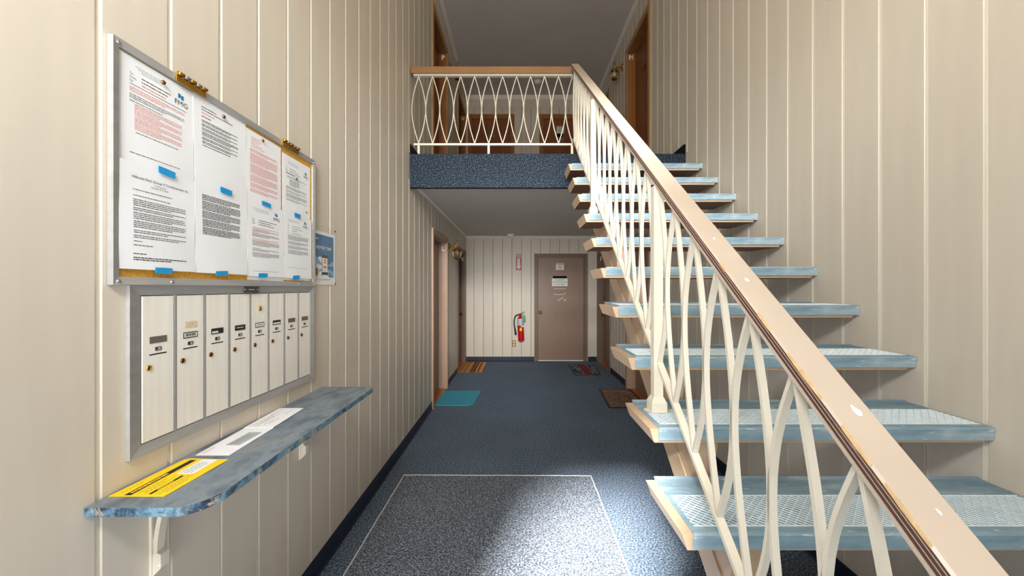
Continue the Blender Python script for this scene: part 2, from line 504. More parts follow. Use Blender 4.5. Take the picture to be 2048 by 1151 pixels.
# back wall, both storeys
BD = dict(x0=.402, x1=1.315)
U1 = dict(x0=-.885, x1=-.095); U2 = dict(x0=.50, x1=1.29)
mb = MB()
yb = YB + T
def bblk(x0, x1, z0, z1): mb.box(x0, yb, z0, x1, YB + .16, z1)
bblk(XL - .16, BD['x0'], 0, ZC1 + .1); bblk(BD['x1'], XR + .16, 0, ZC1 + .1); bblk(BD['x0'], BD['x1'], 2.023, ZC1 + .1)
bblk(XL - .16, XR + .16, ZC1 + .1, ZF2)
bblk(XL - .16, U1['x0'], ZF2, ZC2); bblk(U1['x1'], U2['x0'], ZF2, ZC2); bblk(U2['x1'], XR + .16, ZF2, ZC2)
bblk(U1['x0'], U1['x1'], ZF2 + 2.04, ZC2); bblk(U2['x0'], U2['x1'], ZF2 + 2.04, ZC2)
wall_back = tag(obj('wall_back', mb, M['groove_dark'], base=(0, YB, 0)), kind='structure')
def back_planks(holes, z0, z1):
    x = -0.2715 - 0.184*4 + 0.0
    while x < XR:
        a = max(x + .0035, XL + .003); b = min(x + .184 - .0035, XR - .003); x += .184
        if b - a < .012: continue
        segs = [(a, b, z0)]
        for h0, h1, ht in holes:
            new = []
            for s0, s1, zz in segs:
                if zz > z0 or s1 <= h0 or s0 >= h1: new.append((s0, s1, zz)); continue
                if s0 < h0: new.append((s0, h0, zz))
                if s1 > h1: new.append((h1, s1, zz))
                new.append((max(s0, h0), min(s1, h1), ht))
            segs = new
        for s0, s1, zz in segs:
            if s1 - s0 < .01: continue
            p = MB().prism([(s0, YB + T), (s0, YB + .002), (s0 + .002, YB), (s1 - .002, YB), (s1, YB + .002), (s1, YB + T)], 2, zz, z1)
            obj('plank', p, M['plank'], wall_back)
c = .05
back_planks([(BD['x0'] - c, BD['x1'] + c, 2.023 + c)], 0, ZC1)
back_planks([(U1['x0'] - c, U1['x1'] + c, ZF2 + 2.04 + c), (U2['x0'] - c, U2['x1'] + c, ZF2 + 2.04 + c)], ZF2, 4.905)
obj('frieze_board', MB().box(XL + .002, YB - .006, 4.905, XR - .002, YB + T, ZC2), M['plank'], wall_back)

# front wall above the entrance (behind the camera)
tag(obj('wall_front', MB().box(XL - .16, YF - .14, 2.08, XR + .16, YF, ZC2 + .1).box(XL - .16, YF - .14, 0, -.90, YF, 2.08).box(-.14, YF - .14, 0, XR + .16, YF, 2.08), M['ceiling']), kind='structure')

# upper landing slab with carpet fascia
sl = MB().box(XL + .001, YLAND + .02, ZC1, XR - .001, YB - .001, ZF2 - .012)
slab = tag(obj('floor_upper', sl, M['ceiling'], base=(0, YLAND, ZC1)), kind='structure')
obj('carpet', MB().box(XL + .001, YLAND + .02, ZF2 - .012, XR - .001, YB - .001, ZF2), M['carpet'], slab)
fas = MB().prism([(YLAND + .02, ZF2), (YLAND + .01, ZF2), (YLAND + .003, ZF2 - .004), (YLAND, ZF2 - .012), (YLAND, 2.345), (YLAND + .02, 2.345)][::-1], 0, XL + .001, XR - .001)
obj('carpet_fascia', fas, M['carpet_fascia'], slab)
obj('fascia_bottom_edge', MB().box(XL + .002, YLAND - .001, 2.338, XR - .002, YLAND + .022, 2.3455), M['black'], slab)

# crowns
def crown(name, pts, axis, a, b):
    tag(obj(name, MB().prism(pts, axis, a, b), M['white_trim']), kind='structure')
cz = .05
crown('trim_1', [(YB - .035, ZC1 - .001), (YB - .030, ZC1 - .012), (YB - .008, ZC1 - .045), (YB - .001, ZC1 - cz), (YB - .001, ZC1 - .001)], 0, XL + .002, XR - .002)
crown('trim_2', [(XL + .002, ZC1 - .001), (XL + .002, ZC1 - .03), (XL + .008, ZC1 - .027), (XL + .025, ZC1 - .006), (XL + .025, ZC1 - .001)], 1, YLAND + .03, YB - .036)
crown('trim_3', [(XR - .002, ZC1 - .001), (XR - .002, ZC1 - .03), (XR - .008, ZC1 - .027), (XR - .025, ZC1 - .006), (XR - .025, ZC1 - .001)], 1, YLAND + .03, YB - .036)
crown('trim_4', [(YB - .045, ZC2 - .001), (YB - .040, ZC2 - .015), (YB - .014, ZC2 - .06), (YB - .007, ZC2 - .07), (YB - .007, ZC2 - .001)], 0, XL + .002, XR - .002)
crown('trim_5', [(XL + .002, ZC2 - .001), (XL + .002, ZC2 - .045), (XL + .008, ZC2 - .042), (XL + .04, ZC2 - .01), (XL + .04, ZC2 - .001)], 1, YF + .005, YB - .05)
crown('trim_6', [(XR - .002, ZC2 - .001), (XR - .002, ZC2 - .045), (XR - .008, ZC2 - .042), (XR - .04, ZC2 - .01), (XR - .04, ZC2 - .001)], 1, YF + .005, YB - .05)

# baseboards: coved navy vinyl
def base_side(name, sgn, X, spans, z0):
    mb = MB(); i = -sgn
    for a, b in spans:
        prof = [(X + sgn*.0, z0 + .001), (X + i*.014, z0 + .001), (X + i*.006, z0 + .012), (X + i*.004, z0 + .095), (X, z0 + .1)]
        mb.prism(prof if sgn < 0 else prof[::-1], 1, a, b)
    return tag(obj(name, mb, M['navy']), kind='structure')
base_side('baseboard_left', -1, XL + .0005, [(YF + .005, 2.02), (2.022, OPEN[0][0] - CS), (OPEN[0][1] + CS, OPEN[1][0] - CS)], 0)
base_side('baseboard_right', 1, XR - .0005, [(YF + .005, OPEN[0][0] - CS), (OPEN[0][1] + CS, OPEN[1][0] - CS)], 0)
bu = base_side('baseboard_left_upper', -1, XL + .0005, [(YLAND + .03, OPEN[0][0] - CS), (OPEN[0][1] + CS, OPEN[1][0] - CS)], ZF2)
obj('end_wedge', MB().prism([(XL + .001, ZF2 + .001), (XL + .075, ZF2 + .001), (XL + .001, ZF2 + .092)], 1, YLAND + .004, YLAND + .03), M['black'], bu)
bu2 = base_side('baseboard_right_upper', 1, XR - .0005, [(YLAND + .03, OPEN[0][0] - CS), (OPEN[0][1] + CS, OPEN[1][0] - CS)], ZF2)
obj('end_wedge', MB().prism([(XR - .001, ZF2 + .001), (XR - .001, ZF2 + .092), (XR - .11, ZF2 + .001)], 1, YLAND + .004, YLAND + .03), M['black'], bu2)
bb = MB()
for a, b in ((XL + .015, BD['x0'] - .06), (BD['x1'] + .07, XR - .015)):
    bb.prism([(YB, .001), (YB, .09), (YB - .004, .086), (YB - .006, .012), (YB - .014, .001)], 0, a, b)
tag(obj('baseboard_back', bb, M['navy']), kind='structure')

# ------------------------------------------------------------------ lettering
def text_mesh(txt, size, org, u, v, n, mat, name, parent, bold=0.0, align='CENTER', xs=1.0, lift=0.0006, fmap=None):
    cu = bpy.data.curves.new('lettering', 'FONT')
    cu.body = txt; cu.size = size; cu.align_x = align; cu.align_y = 'CENTER'; cu.offset = bold; cu.resolution_u = 2
    to = bpy.data.objects.new('lettering', cu)
    COL.objects.link(to)
    dg = bpy.context.evaluated_depsgraph_get()
    me = bpy.data.meshes.new_from_object(to.evaluated_get(dg))
    bpy.data.objects.remove(to); bpy.data.curves.remove(cu)
    O, U, V, Nn = Vector(org), Vector(u), Vector(v), Vector(n)
    off = wloc(parent)
    for vt in me.vertices:
        a, b = vt.co.x*xs, vt.co.y
        vt.co = (Vector(fmap(a, b)) if fmap else O + U*a + V*b + Nn*lift) - off
    me.materials.clear(); me.materials.append(mat)
    for p in me.polygons: p.material_index = 0
    me.name = name
    o = bpy.data.objects.new(name, me); COL.objects.link(o); o.parent = parent
    return o

# ------------------------------------------------------------------ doors
door_no = [0]
def next_door():
    door_no[0] += 1
    return 'door_%d' % door_no[0]

def side_door(sgn, X, y0, y1, z0, letter, mats, threshold=False, knob_far=True):
    """recessed apartment door in a side wall; sgn=-1 left."""
    i = -sgn
    d = empty(next_door(), (X + sgn*.05, (y0 + y1)/2, z0), kind='structure')
    leaf_m, jamb_m, cas_m = mats
    xr = X + sgn*REC
    obj('door_leaf', MB().box(xr, y0 + .02, z0 + .012, xr + sgn*.04, y1 - .02, z0 + DH - .02), leaf_m, d)
    for a, b in ((y0, y0 + .02), (y1 - .02, y1)):
        obj('jamb', MB().box(X + i*.004, a, z0, xr + sgn*.05, b, z0 + DH), jamb_m, d)
    obj('head_jamb', MB().box(X + i*.004, y0 + .02, z0 + DH - .02, xr + sgn*.05, y1 - .02, z0 + DH), jamb_m, d)
    st = .012
    obj('door_stop', MB().box(xr - sgn*.0, y1 - .02 - st, z0, xr - sgn*.03, y1 - .02, z0 + DH - .02), jamb_m, d)
    for a, b in ((y0 - CS, y0 + .006), (y1 - .006, y1 + CS)):
        e = .006
        obj('casing', MB().prism([(X + i*.0005, a), (X + i*.016, a + e if a < y0 - .01 else a), (X + i*.016, b if b < y1 + .01 else b - e), (X + i*.0005, b)][::(1 if sgn < 0 else -1)][::-1], 2, z0, z0 + DH + CS), cas_m if a < y0 - .01 or True else jamb_m, d)
    obj('head_casing', MB().box(X + i*.0005, y0 + .006, z0 + DH - .006, X + i*.016, y1 - .006, z0 + DH + CS), cas_m, d)
    if threshold:
        obj('threshold', MB().prism([(y0 + .02, z0 + .001), (y1 - .02, z0 + .001), (y1 - .02, z0 + .010), (y0 + .02, z0 + .010)], 0, min(X + i*.0, xr), max(X + i*.0, xr)), M['threshold'], d)
    ky = y1 - .10 if knob_far else y0 + .09
    kz = z0 + .93
    ax = (i, 0, 0)
    k = obj('knob', MB().lathe([(.03, 0), (.03, .006), (.012, .010), (.012, .03), (.026, .04), (.03, .052), (.022, .062), (0, .066)], (xr, ky, kz), ax, 14), M['brass_dark'], d, smooth=True)
    obj('deadbolt', MB().lathe([(.026, 0), (.026, .008), (.02, .014), (0, .016)], (xr, ky, z0 + 1.23), ax, 14), M['brass_dark'], d, smooth=True)
    obj('peephole', MB().lathe([(.009, 0), (.009, .004), (.005, .006), (0, .006)], (xr, (y0 + y1)/2, z0 + 1.52), ax, 10), M['brass_dark'], d, smooth=True)
    kn = MB().lathe([(.022, 0), (.022, .004), (0, .006)], (xr, (y0 + y1)/2, z0 + 1.64), ax, 12)
    kn.tube([(xr + i*.012, (y0+y1)/2 + .022*math.sin(t), z0 + 1.605 + .03*math.cos(t)) for t in [j*math.pi/6 - math.pi for j in range(1, 12)]], .004, 6)
    obj('knocker', kn, M['brass_dark'], d, smooth=True)
    if letter:
        text_mesh(letter, .084, (X + sgn*.046, y1 - .02, z0 + (1.965 if sgn < 0 and z0 < 1 else 1.985)), (1, 0, 0), (0, 0, 1), (0, -1, 0), M['letter_white'], 'letter', d, bold=.0045, lift=.0012)
    return d

LOW = (M['door_taupe'], M['jamb_taupe'], M['jamb_taupe'])
LOWD = (M['door_taupe'], M['casing_taupe'], M['casing_taupe'])
UP = (M['door_wood'], M['jamb_wood'], M['casing_tan'])
side_door(-1, XL, *OPEN[0], 0, 'L', LOW, True, False)
side_door(-1, XL, *OPEN[1], 0, 'K', LOWD, True)
side_door(1, XR, *OPEN[0], 0, None, LOW, True, False)
side_door(1, XR, *OPEN[1], 0, 'J', LOWD, True)
side_door(-1, XL, *OPEN[0], ZF2, 'P', UP, False, False)
side_door(-1, XL, *OPEN[1], ZF2, 'O', UP)
side_door(1, XR, *OPEN[0], ZF2, 'M', UP, False, False)
side_door(1, XR, *OPEN[1], ZF2, None, UP)

def back_door(x0, x1, z0, h, mats, knob=None):
    d = empty(next_door(), ((x0 + x1)/2, YB, z0), kind='structure')
    leaf_m, jamb_m, cas_m = mats
    obj('door_leaf', MB().box(x0 + .018, YB + .03, z0 + .014, x1 - .018, YB + .07, z0 + h - .018), leaf_m, d)
    for a, b in ((x0, x0 + .018), (x1 - .018, x1)):
        obj('jamb', MB().box(a, YB - .004, z0, b, YB + .09, z0 + h), jamb_m, d)
    obj('head_jamb', MB().box(x0 + .018, YB - .004, z0 + h - .018, x1 - .018, YB + .09, z0 + h), jamb_m, d)
    w = .058
    for a, b in ((x0 - w, x0 + .005), (x1 - .005, x1 + w)):
        obj('casing', MB().prism([(a, YB - .0005), (a + .004, YB - .018), (b - .004, YB - .018), (b, YB - .0005)][::-1], 2, z0, z0 + h + w), cas_m, d)
    obj('head_casing', MB().box(x0 + .005, YB - .018, z0 + h - .005, x1 - .005, YB - .0005, z0 + h + w), cas_m, d)
    if knob:
        obj('knob', MB().lathe([(.03, 0), (.03, .006), (.012, .010), (.012, .03), (.026, .04), (.03, .052), (.022, .062), (0, .066)], (knob, YB + .03, z0 + .948), (0, -1, 0), 16), M['brass'], d, smooth=True)
    return d
dmain = back_door(BD['x0'], BD['x1'], 0, 2.023, (M['door_taupe'], M['casing_taupe'], M['casing_taupe']), .462)
obj('bottom_sweep', MB().box(BD['x0'] + .02, YB + .026, .001, BD['x1'] - .02, YB + .0299, .016), M['white_plastic'], dmain)
obj('closer_arm_cover', MB().box(BD['x0'] + .02, YB + .022, 1.972, BD['x0'] + .24, YB + .0299, 1.980), M['grey_plate'], dmain)
du1 = back_door(U1['x0'], U1['x1'], ZF2, 2.04, (M['door_wood'], M['jamb_wood'], M['jamb_wood']), -.19)
du2 = back_door(U2['x0'], U2['x1'], ZF2, 2.04, (M['door_wood'], M['jamb_wood'], M['jamb_wood']), .59)
for dd, u in ((du1, U1), (du2, U2)):
    obj('cap_strip', MB().box(u['x0'] - .062, YB - .03, ZF2 + 2.098, u['x1'] + .062, YB - .0005, ZF2 + 2.11), M['casing_tan'], dd)

# old tape scraps on the lower back door
YD = YB + .03
tp = MB()
tp.sweep([(.722, YD - .001, 1.398), (.83, YD - .001, 1.404), (.96, YD - .001, 1.402)], (0, 1, 0), .0015, .016)
obj('tape_scrap', tp, M['clear_tape'], dmain)
tp = MB().sweep([(.722, YD - .001, 1.30), (.80, YD - .001, 1.287), (.93, YD - .001, 1.298), (.955, YD - .001, 1.33)], (0, 1, 0), .0015, .016)
obj('tape_scrap', tp, M['clear_tape'], dmain)
tp = MB().sweep([(.80, YD - .001, 1.17), (.86, YD - .001, 1.205), (.905, YD - .001, 1.235)], (0, 1, 0), .0015, .018)
obj('tape_scrap', tp, M['clear_tape'], dmain)
tp = MB().prism([(.905, 1.165), (.96, 1.165), (.962, 1.205), (.945, 1.21)], 1, YD - .002, YD - .0002)
obj('tape_scrap', tp, M['clear_tape'], dmain)

# ------------------------------------------------------------------ staircase
Y2, RUN, Z2, RISE = 1.2585, 0.2463, 0.962, 0.188
TW0, TW1 = .437, 1.560
stairs = empty('staircase', (1.0, Y2, 0), 'tan open-riser staircase with pale blue rubber treads rising along the right wall', 'staircase')
def slope_bar(x0, x1, a0, a1, b, y0, y1):
    """bar between lines z=a0+b*y (bottom) and z=a1+b*y (top)."""
    return MB().hexa([(x0, y0, a0 + b*y0), (x1, y0, a0 + b*y0), (x1, y1, a0 + b*y1), (x0, y1, a0 + b*y1)],
                     [(x0, y0, a1 + b*y0), (x1, y0, a1 + b*y0), (x1, y1, a1 + b*y1), (x0, y1, a1 + b*y1)])
BT = RISE / RUN
obj('stringer', slope_bar(.60, .69, -.415, -.29, BT, .56, 3.53), M['tread_wood'], stairs)
#obj('wall_ledger', slope_bar(1.545, 1.563, -.40, -.30, BT, .56, 3.53), M['plank'], stairs)

def tread_meshes():
    """local coordinates: x world, y from tread front, z from rubber top."""
    w = MB(); u = .019; zt = -.006; h = .05
    w.hexa([(TW0 + u, .012, zt - h), (TW1 - u, .012, zt - h), (TW1 - u, .287, zt - h), (TW0 + u, .287, zt - h)],
           [(TW0, 0, zt), (TW1, 0, zt), (TW1, .287, zt), (TW0, .287, zt)])
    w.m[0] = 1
    r = MB(); x0, x1 = .466, TW1 + .003
    th = .006
    prof = [(.0005, zt - .0005), (.004, zt - .037), (-.001, zt - .038), (-.0055, zt), (-.003, -.0012), (.003, 0), (.262, 0), (.278, .001), (.291, .005),
            (.292, .003), (.280, -.004), (.264, zt)]
    r.prism(prof[::-1], 0, x0, x1)
    # raised lattice band
    g = MB(); ya, yb_ = .026, .178; gap = .0265; wd = .0026
    def seg(p, q):
        d = Vector((q[0]-p[0], q[1]-p[1], 0)).normalized(); n = Vector((-d.y, d.x, 0))*wd/2
        g.add([(p[0]+n.x, p[1]+n.y, 0), (p[0]-n.x, p[1]-n.y, 0), (q[0]-n.x, q[1]-n.y, 0), (q[0]+n.x, q[1]+n.y, 0),
               (p[0]+n.x*.5, p[1]+n.y*.5, .0022), (p[0]-n.x*.5, p[1]-n.y*.5, .0022), (q[0]-n.x*.5, q[1]-n.y*.5, .0022), (q[0]+n.x*.5, q[1]+n.y*.5, .0022)],
              [(4, 5, 6, 7), (0, 1, 5, 4), (1, 2, 6, 5), (2, 3, 7, 6), (3, 0, 4, 7)])
    xa, xb = x0 + .012, x1 - .012; L = yb_ - ya
    for s in (1, -1):
        k = 0
        t = xa - L
        while t < xb + L:
            # line x = t + s*(y-ya)
            y_lo, y_hi = ya, yb_
            if s > 0:
                y_lo = max(ya, ya + (xa - t)); y_hi = min(yb_, ya + (xb - t))
            else:
                y_lo = max(ya, ya + (t - xb)); y_hi = min(yb_, ya + (t - xa))
            if y_hi - y_lo > .004:
                seg((t + s*(y_lo - ya), y_lo), (t + s*(y_hi - ya), y_hi))
            t += gap if s > 0 else gap * .72
    for yy in (ya, yb_): seg((xa, yy), (xb, yy))
    hk = MB()
    hk.tube([(1.31, .06, zt - h + .002), (1.31, .06, zt - h - .006)] + [(1.31 + .017*math.cos(t) - .004, .06, zt - h - .020 + .016*math.sin(t)) for t in [1.2 - j*.45 for j in range(11)]], .0022, 6)
    wedge = MB()
    # triangular block between stringer and tread
    zu = zt - h
    y_s = .287
    def zs(y): return -.29 + BT*(Y2 + y) - Z2        # stringer top in local coordinates
    pts = [(.06, zu), (.06, zu - .035), (.095, max(zs(.095), zu - .09)), (y_s - .01, zs(y_s - .01)), (y_s - .01, zu)]
    pts = [(.05, zu), (.05, zu - .03), (.09, zs(.09)), (.25, zs(.25)), (.272, zu)]
    wedge.prism(pts, 0, .605, .685)
    return w.mesh('tread', [M['tread_wood'], M['tread_under']]), r.mesh('rubber_cover', M['rubber']), g.mesh('grip_lattice', M['ridge']), hk.mesh('hook', M['copper'], smooth=True), wedge.mesh('support_block', M['tread_wood'])
tm, rm, gm, hm, wm = tread_meshes()
for i in range(-2, 11):
    y = Y2 + RUN*(i - 2); z = Z2 + RISE*(i - 2)
    t = link_copy('tread', tm, (0, y, z), stairs)
    link_copy('rubber_cover', rm, (0, y, z), t)
    link_copy('grip_lattice', gm, (0, y, z), t)
    link_copy('support_block', wm, (0, y, z), t)
    if i >= 1: link_copy('hook', hm, (0, y, z), t)
    bolt = None

# stair railing
XS = .525
B = .775
A_BAR, A_RB, A_RT = .0494, .700, .738
rail = empty('stair_railing', (XS, 1.8, .8), 'cream lens-pattern iron stair railing with wide tan handrail, rising beside the treads', 'railing')
hr = MB()
xl, xr_ = .507, .576
# handrail cross-section with three grooves on the left side and eased top edges
hgt = A_RT - A_RB
sec = [(xl, 0)]
for g in range(3):
    z = .008 + g*.0095
    sec += [(xl, z), (xl + .003, z + .0005), (xl + .003, z + .0025), (xl, z + .003)]
sec += [(xl, hgt - .004), (xl + .004, hgt), (xr_ - .005, hgt), (xr_, hgt - .005), (xr_, 0)]
y0, y1 = .12, 3.545
n = len(sec)
vs = [(x, y0, A_RB + B*y0 + z) for x, z in sec] + [(x, y1, A_RB + B*y1 + z) for x, z in sec]
fs = [tuple(range(n)), tuple(range(2*n - 1, n - 1, -1))] + [(i, n + i, n + (i + 1) % n, (i + 1) % n) for i in range(n)]
hr.add(vs, fs)
for fi, f in enumerate(hr.f):
    if fi >= 2 and (fi - 2) % n in (2, 3, 4, 6, 7, 8, 10, 11, 12) and ((fi - 2) % n - 2) % 4 < 3:
        hr.m[fi] = 1
handrail = obj('handrail', hr, [M['rail_wood'], M['rail_groove']], rail)
# chipped patches along the upper left edge
ch = MB()
rnd = random.Random(3)
for c0, c1 in ((.47, .53), (.55, .60), (.64, .72), (.77, .81), (.93, .96)):
    k = 6; pts = []
    for j in range(k + 1):
        y = c0 + (c1 - c0)*j/k; pts.append((y, .0002 + .0028*rnd.random()*math.sin(math.pi*j/k)))
    for j in range(k):
        (ya_, wa), (yb2, wb) = pts[j], pts[j + 1]
        za, zb = A_RT + B*ya_, A_RT + B*yb2
        ch.add([(xl - .0005, ya_, za - .004 - wa), (xl - .0005, yb2, zb - .004 - wb), (xl - .0005, yb2, zb - .0035), (xl - .0005, ya_, za - .0035),
                (xl + .002, yb2, zb + .0005), (xl + .002, ya_, za + .0005), (xl + .0025 + wa*.6, ya_, za + .0005), (xl + .0025 + wb*.6, yb2, zb + .0005)],
               [(0, 1, 2, 3), (3, 2, 4, 5), (5, 4, 7, 6)])
obj('chipped_edge', ch, M['chip'], handrail)
ch = MB()
for (yy, xx, rr) in ((.62, .548, .007), (.90, .54, .005), (1.05, .541, .004), (.50, .55, .003)):
    k = 9; ring = [(xx + rr*(.6 + .5*rnd.random())*math.cos(2*math.pi*j/k), yy + 1.3*rr*(.6 + .5*rnd.random())*math.sin(2*math.pi*j/k)) for j in range(k)]
    ch.add([(x, y, A_RT + B*y + .0006) for x, y in ring], [tuple(range(k))])
obj('paint_chip', ch, M['chip_white'], handrail)
obj('bottom_rail', MB().sweep([(XS, .12, A_BAR + B*.12), (XS, 3.53, A_BAR + B*3.53)], (1, 0, 0), .022, .013), M['iron'], rail)
def bar_mesh(sign, pitch, H, slope, nrm, axis_y, wp=.009):
    n = 14; P = []
    for k in range(n + 1):
        u = k/n; w = sign*pitch/2*math.sin(math.pi*u)*.985
        P.append((0, w, u*H + slope*w) if axis_y else (w, 0, u*H + slope*w))
    return MB().sweep(P, nrm, .015, wp).mesh('baluster', M['iron'])
PIT = .1372
bm1 = bar_mesh(1, PIT, A_RB - A_BAR - .004, B, (1, 0, 0), True)
bm2 = bar_mesh(-1, PIT, A_RB - A_BAR - .004, B, (1, 0, 0), True)
for k in range(-8, 16):
    y = 1.407 + k*PIT
    for bm in (bm1, bm2):
        link_copy('baluster', bm, (XS, y, A_BAR + B*y + .004), rail)
def post(x, y, z0, z1, w, parent):
    p = MB()
    h = w/2
    p.box(x - h, y - h, z0, x + h, y + h, z1)
    o = obj('post', p, M['iron'], parent)
    f = MB(); g = h + .011
    f.hexa([(x - g, y - g, z0), (x + g, y - g, z0), (x + g, y + g, z0), (x - g, y + g, z0)], [(x - g, y - g, z0 + .035), (x + g, y - g, z0 + .035), (x + g, y + g, z0 + .035), (x - g, y + g, z0 + .035)])
    f.hexa([(x - g, y - g, z0 + .035), (x + g, y - g, z0 + .035), (x + g, y + g, z0 + .035), (x - g, y + g, z0 + .035)], [(x - h - .001, y - h - .001, z0 + .055), (x + h + .001, y - h - .001, z0 + .055), (x + h + .001, y + h + .001, z0 + .055), (x - h - .001, y + h + .001, z0 + .055)])
    obj('post_foot', f, M['iron'], o)
    return o
post(.521, 1.425, Z2, A_RB + B*1.425 - .012, .034, rail)
post(.505, 2.535, Z2 + 5*RISE, A_RB + B*2.535 - .012, .030, rail)
skirt = MB()
ring = [(.521 + (.045 + .012*rnd.random())*math.cos(t), 1.425 + (.030 + .012*rnd.random())*math.sin(t)) for t in [2*math.pi*j/16 for j in range(16)]]
skirt.add([(x, y, Z2 + .0025) for x, y in ring], [tuple(range(16))])
obj('paint_spill', skirt, M['iron'], rail)

# balcony railing
YR = 3.575
balc = empty('balcony_railing', (-.2, YR, ZF2), 'cream lens-pattern iron balcony railing with brown wooden top rail on the upper landing', 'railing')
obj('top_rail', MB().prism([(YR - .035, 3.397), (YR + .035, 3.397), (YR + .035, 3.455), (YR + .028, 3.463), (YR - .028, 3.463), (YR - .035, 3.455)], 0, -.975, .507), M['rail_brown'], balc)
obj('under_strip', MB().box(-.955, YR - .018, 3.383, .52, YR + .018, 3.397), M['iron'], balc)
obj('bottom_rail', MB().box(-.955, YR - .010, 2.742, .52, YR + .010, 2.760), M['iron'], balc)
PB = .1300
c1 = bar_mesh(1, PB, 3.383 - 2.760, 0, (0, 1, 0), False, .0075); c2 = bar_mesh(-1, PB, 3.383 - 2.760, 0, (0, 1, 0), False, .0075)
for k in range(12):
    x = -.909 + k*PB
    for m_ in ((c1, c2) if k < 11 else (c2,)):
        link_copy('baluster', m_, (x, YR, 2.760), balc)
for x in (-.909, -.259, .516):
    obj('post', MB().box(x - .010, YR - .010, ZF2 + .0005, x + .010, YR + .010, 2.742), M['iron'], balc)

# ------------------------------------------------------------------ cork board
def wallquad(mb, y0, z0, y1, z1, x):
    mb.add([(x, y0, z0), (x, y1, z0), (x, y1, z1), (x, y0, z1)], [(0, 1, 2, 3)])
board = empty('bulletin_board', (XL, 1.387, 1.425), 'large cork bulletin board with silver aluminium frame on the left wall', 'bulletin board')
BY0, BY1, BZ0, BZ1, FX, FW = .924, 1.852, 1.425, 2.028, XL + .016, .020
obj('cork_panel', MB().box(XL + .001, BY0 + .01, BZ0 + .01, XL + .006, BY1 - .01, BZ1 - .01), M['cork'], board)
def rim(pts_out, pts_in, name, par, xb, xo, xi, mat):
    """one mitred rail: outer edge pair and inner edge pair in (y,z)."""
    (a, b), (c, d) = pts_out, pts_in
    vs = [(xb, *a), (xb, *b), (xo, *b), (xo, *a), (xi, *c), (xi, *d), (xb, *c), (xb, *d)]
    fs = [(0, 1, 2, 3), (3, 2, 5, 4), (4, 5, 7, 6), (0, 3, 4, 6), (1, 7, 5, 2), (0, 6, 7, 1)]
    return obj(name, MB().add(vs, fs), mat, par)
def frame4(y0, z0, y1, z1, wl, wb, xb, xo, xi, name, par, mat):
    o = [(y0, z0), (y1, z0), (y1, z1), (y0, z1)]; q = [(y0 + wl, z0 + wb), (y1 - wl, z0 + wb), (y1 - wl, z1 - wb), (y0 + wl, z1 - wb)]
    return [rim((o[i], o[(i + 1) % 4]), (q[i], q[(i + 1) % 4]), name, par, xb, xo, xi, mat) for i in range(4)]
frame4(BY0, BZ0, BY1, BZ1, FW*.8, FW, XL + .001, FX, FX - .003, 'frame_rail', board, M['silver'])
for yy, zz in ((.937, 2.016), (.937, 1.434), (1.083, 1.434), (1.72, 1.434), (1.842, 2.016), (1.842, 1.434)):
    obj('screw', MB().lathe([(.005, 0), (.005, .002), (.003, .0035), (0, .004)], (FX - .002, yy, zz), (1, 0, 0), 10), M['chrome'], board, smooth=True)
for hy0, hy1 in ((1.094, 1.196), (1.590, 1.706)):
    h = MB().box(XL + .002, hy0, BZ1, FX + .003, hy1, BZ1 + .003)
    h.box(FX, hy0, BZ1 - .020, FX + .003, hy1, BZ1)
    ho = obj('hinge', h, M['brass'], board)
    nk = 5
    for j in range(nk):
        a = hy0 + (hy1 - hy0)*j/nk + .001; b = hy0 + (hy1 - hy0)*(j + 1)/nk - .001
        obj('knuckle', MB().lathe([(.0050, 0), (.0058, .001), (.0058, b - a - .001), (.0050, b - a)], (FX + .006, a, BZ1 + .003), (0, 1, 0), 10), M['brass'] if j % 2 == 0 else M['chrome'], ho, smooth=True)

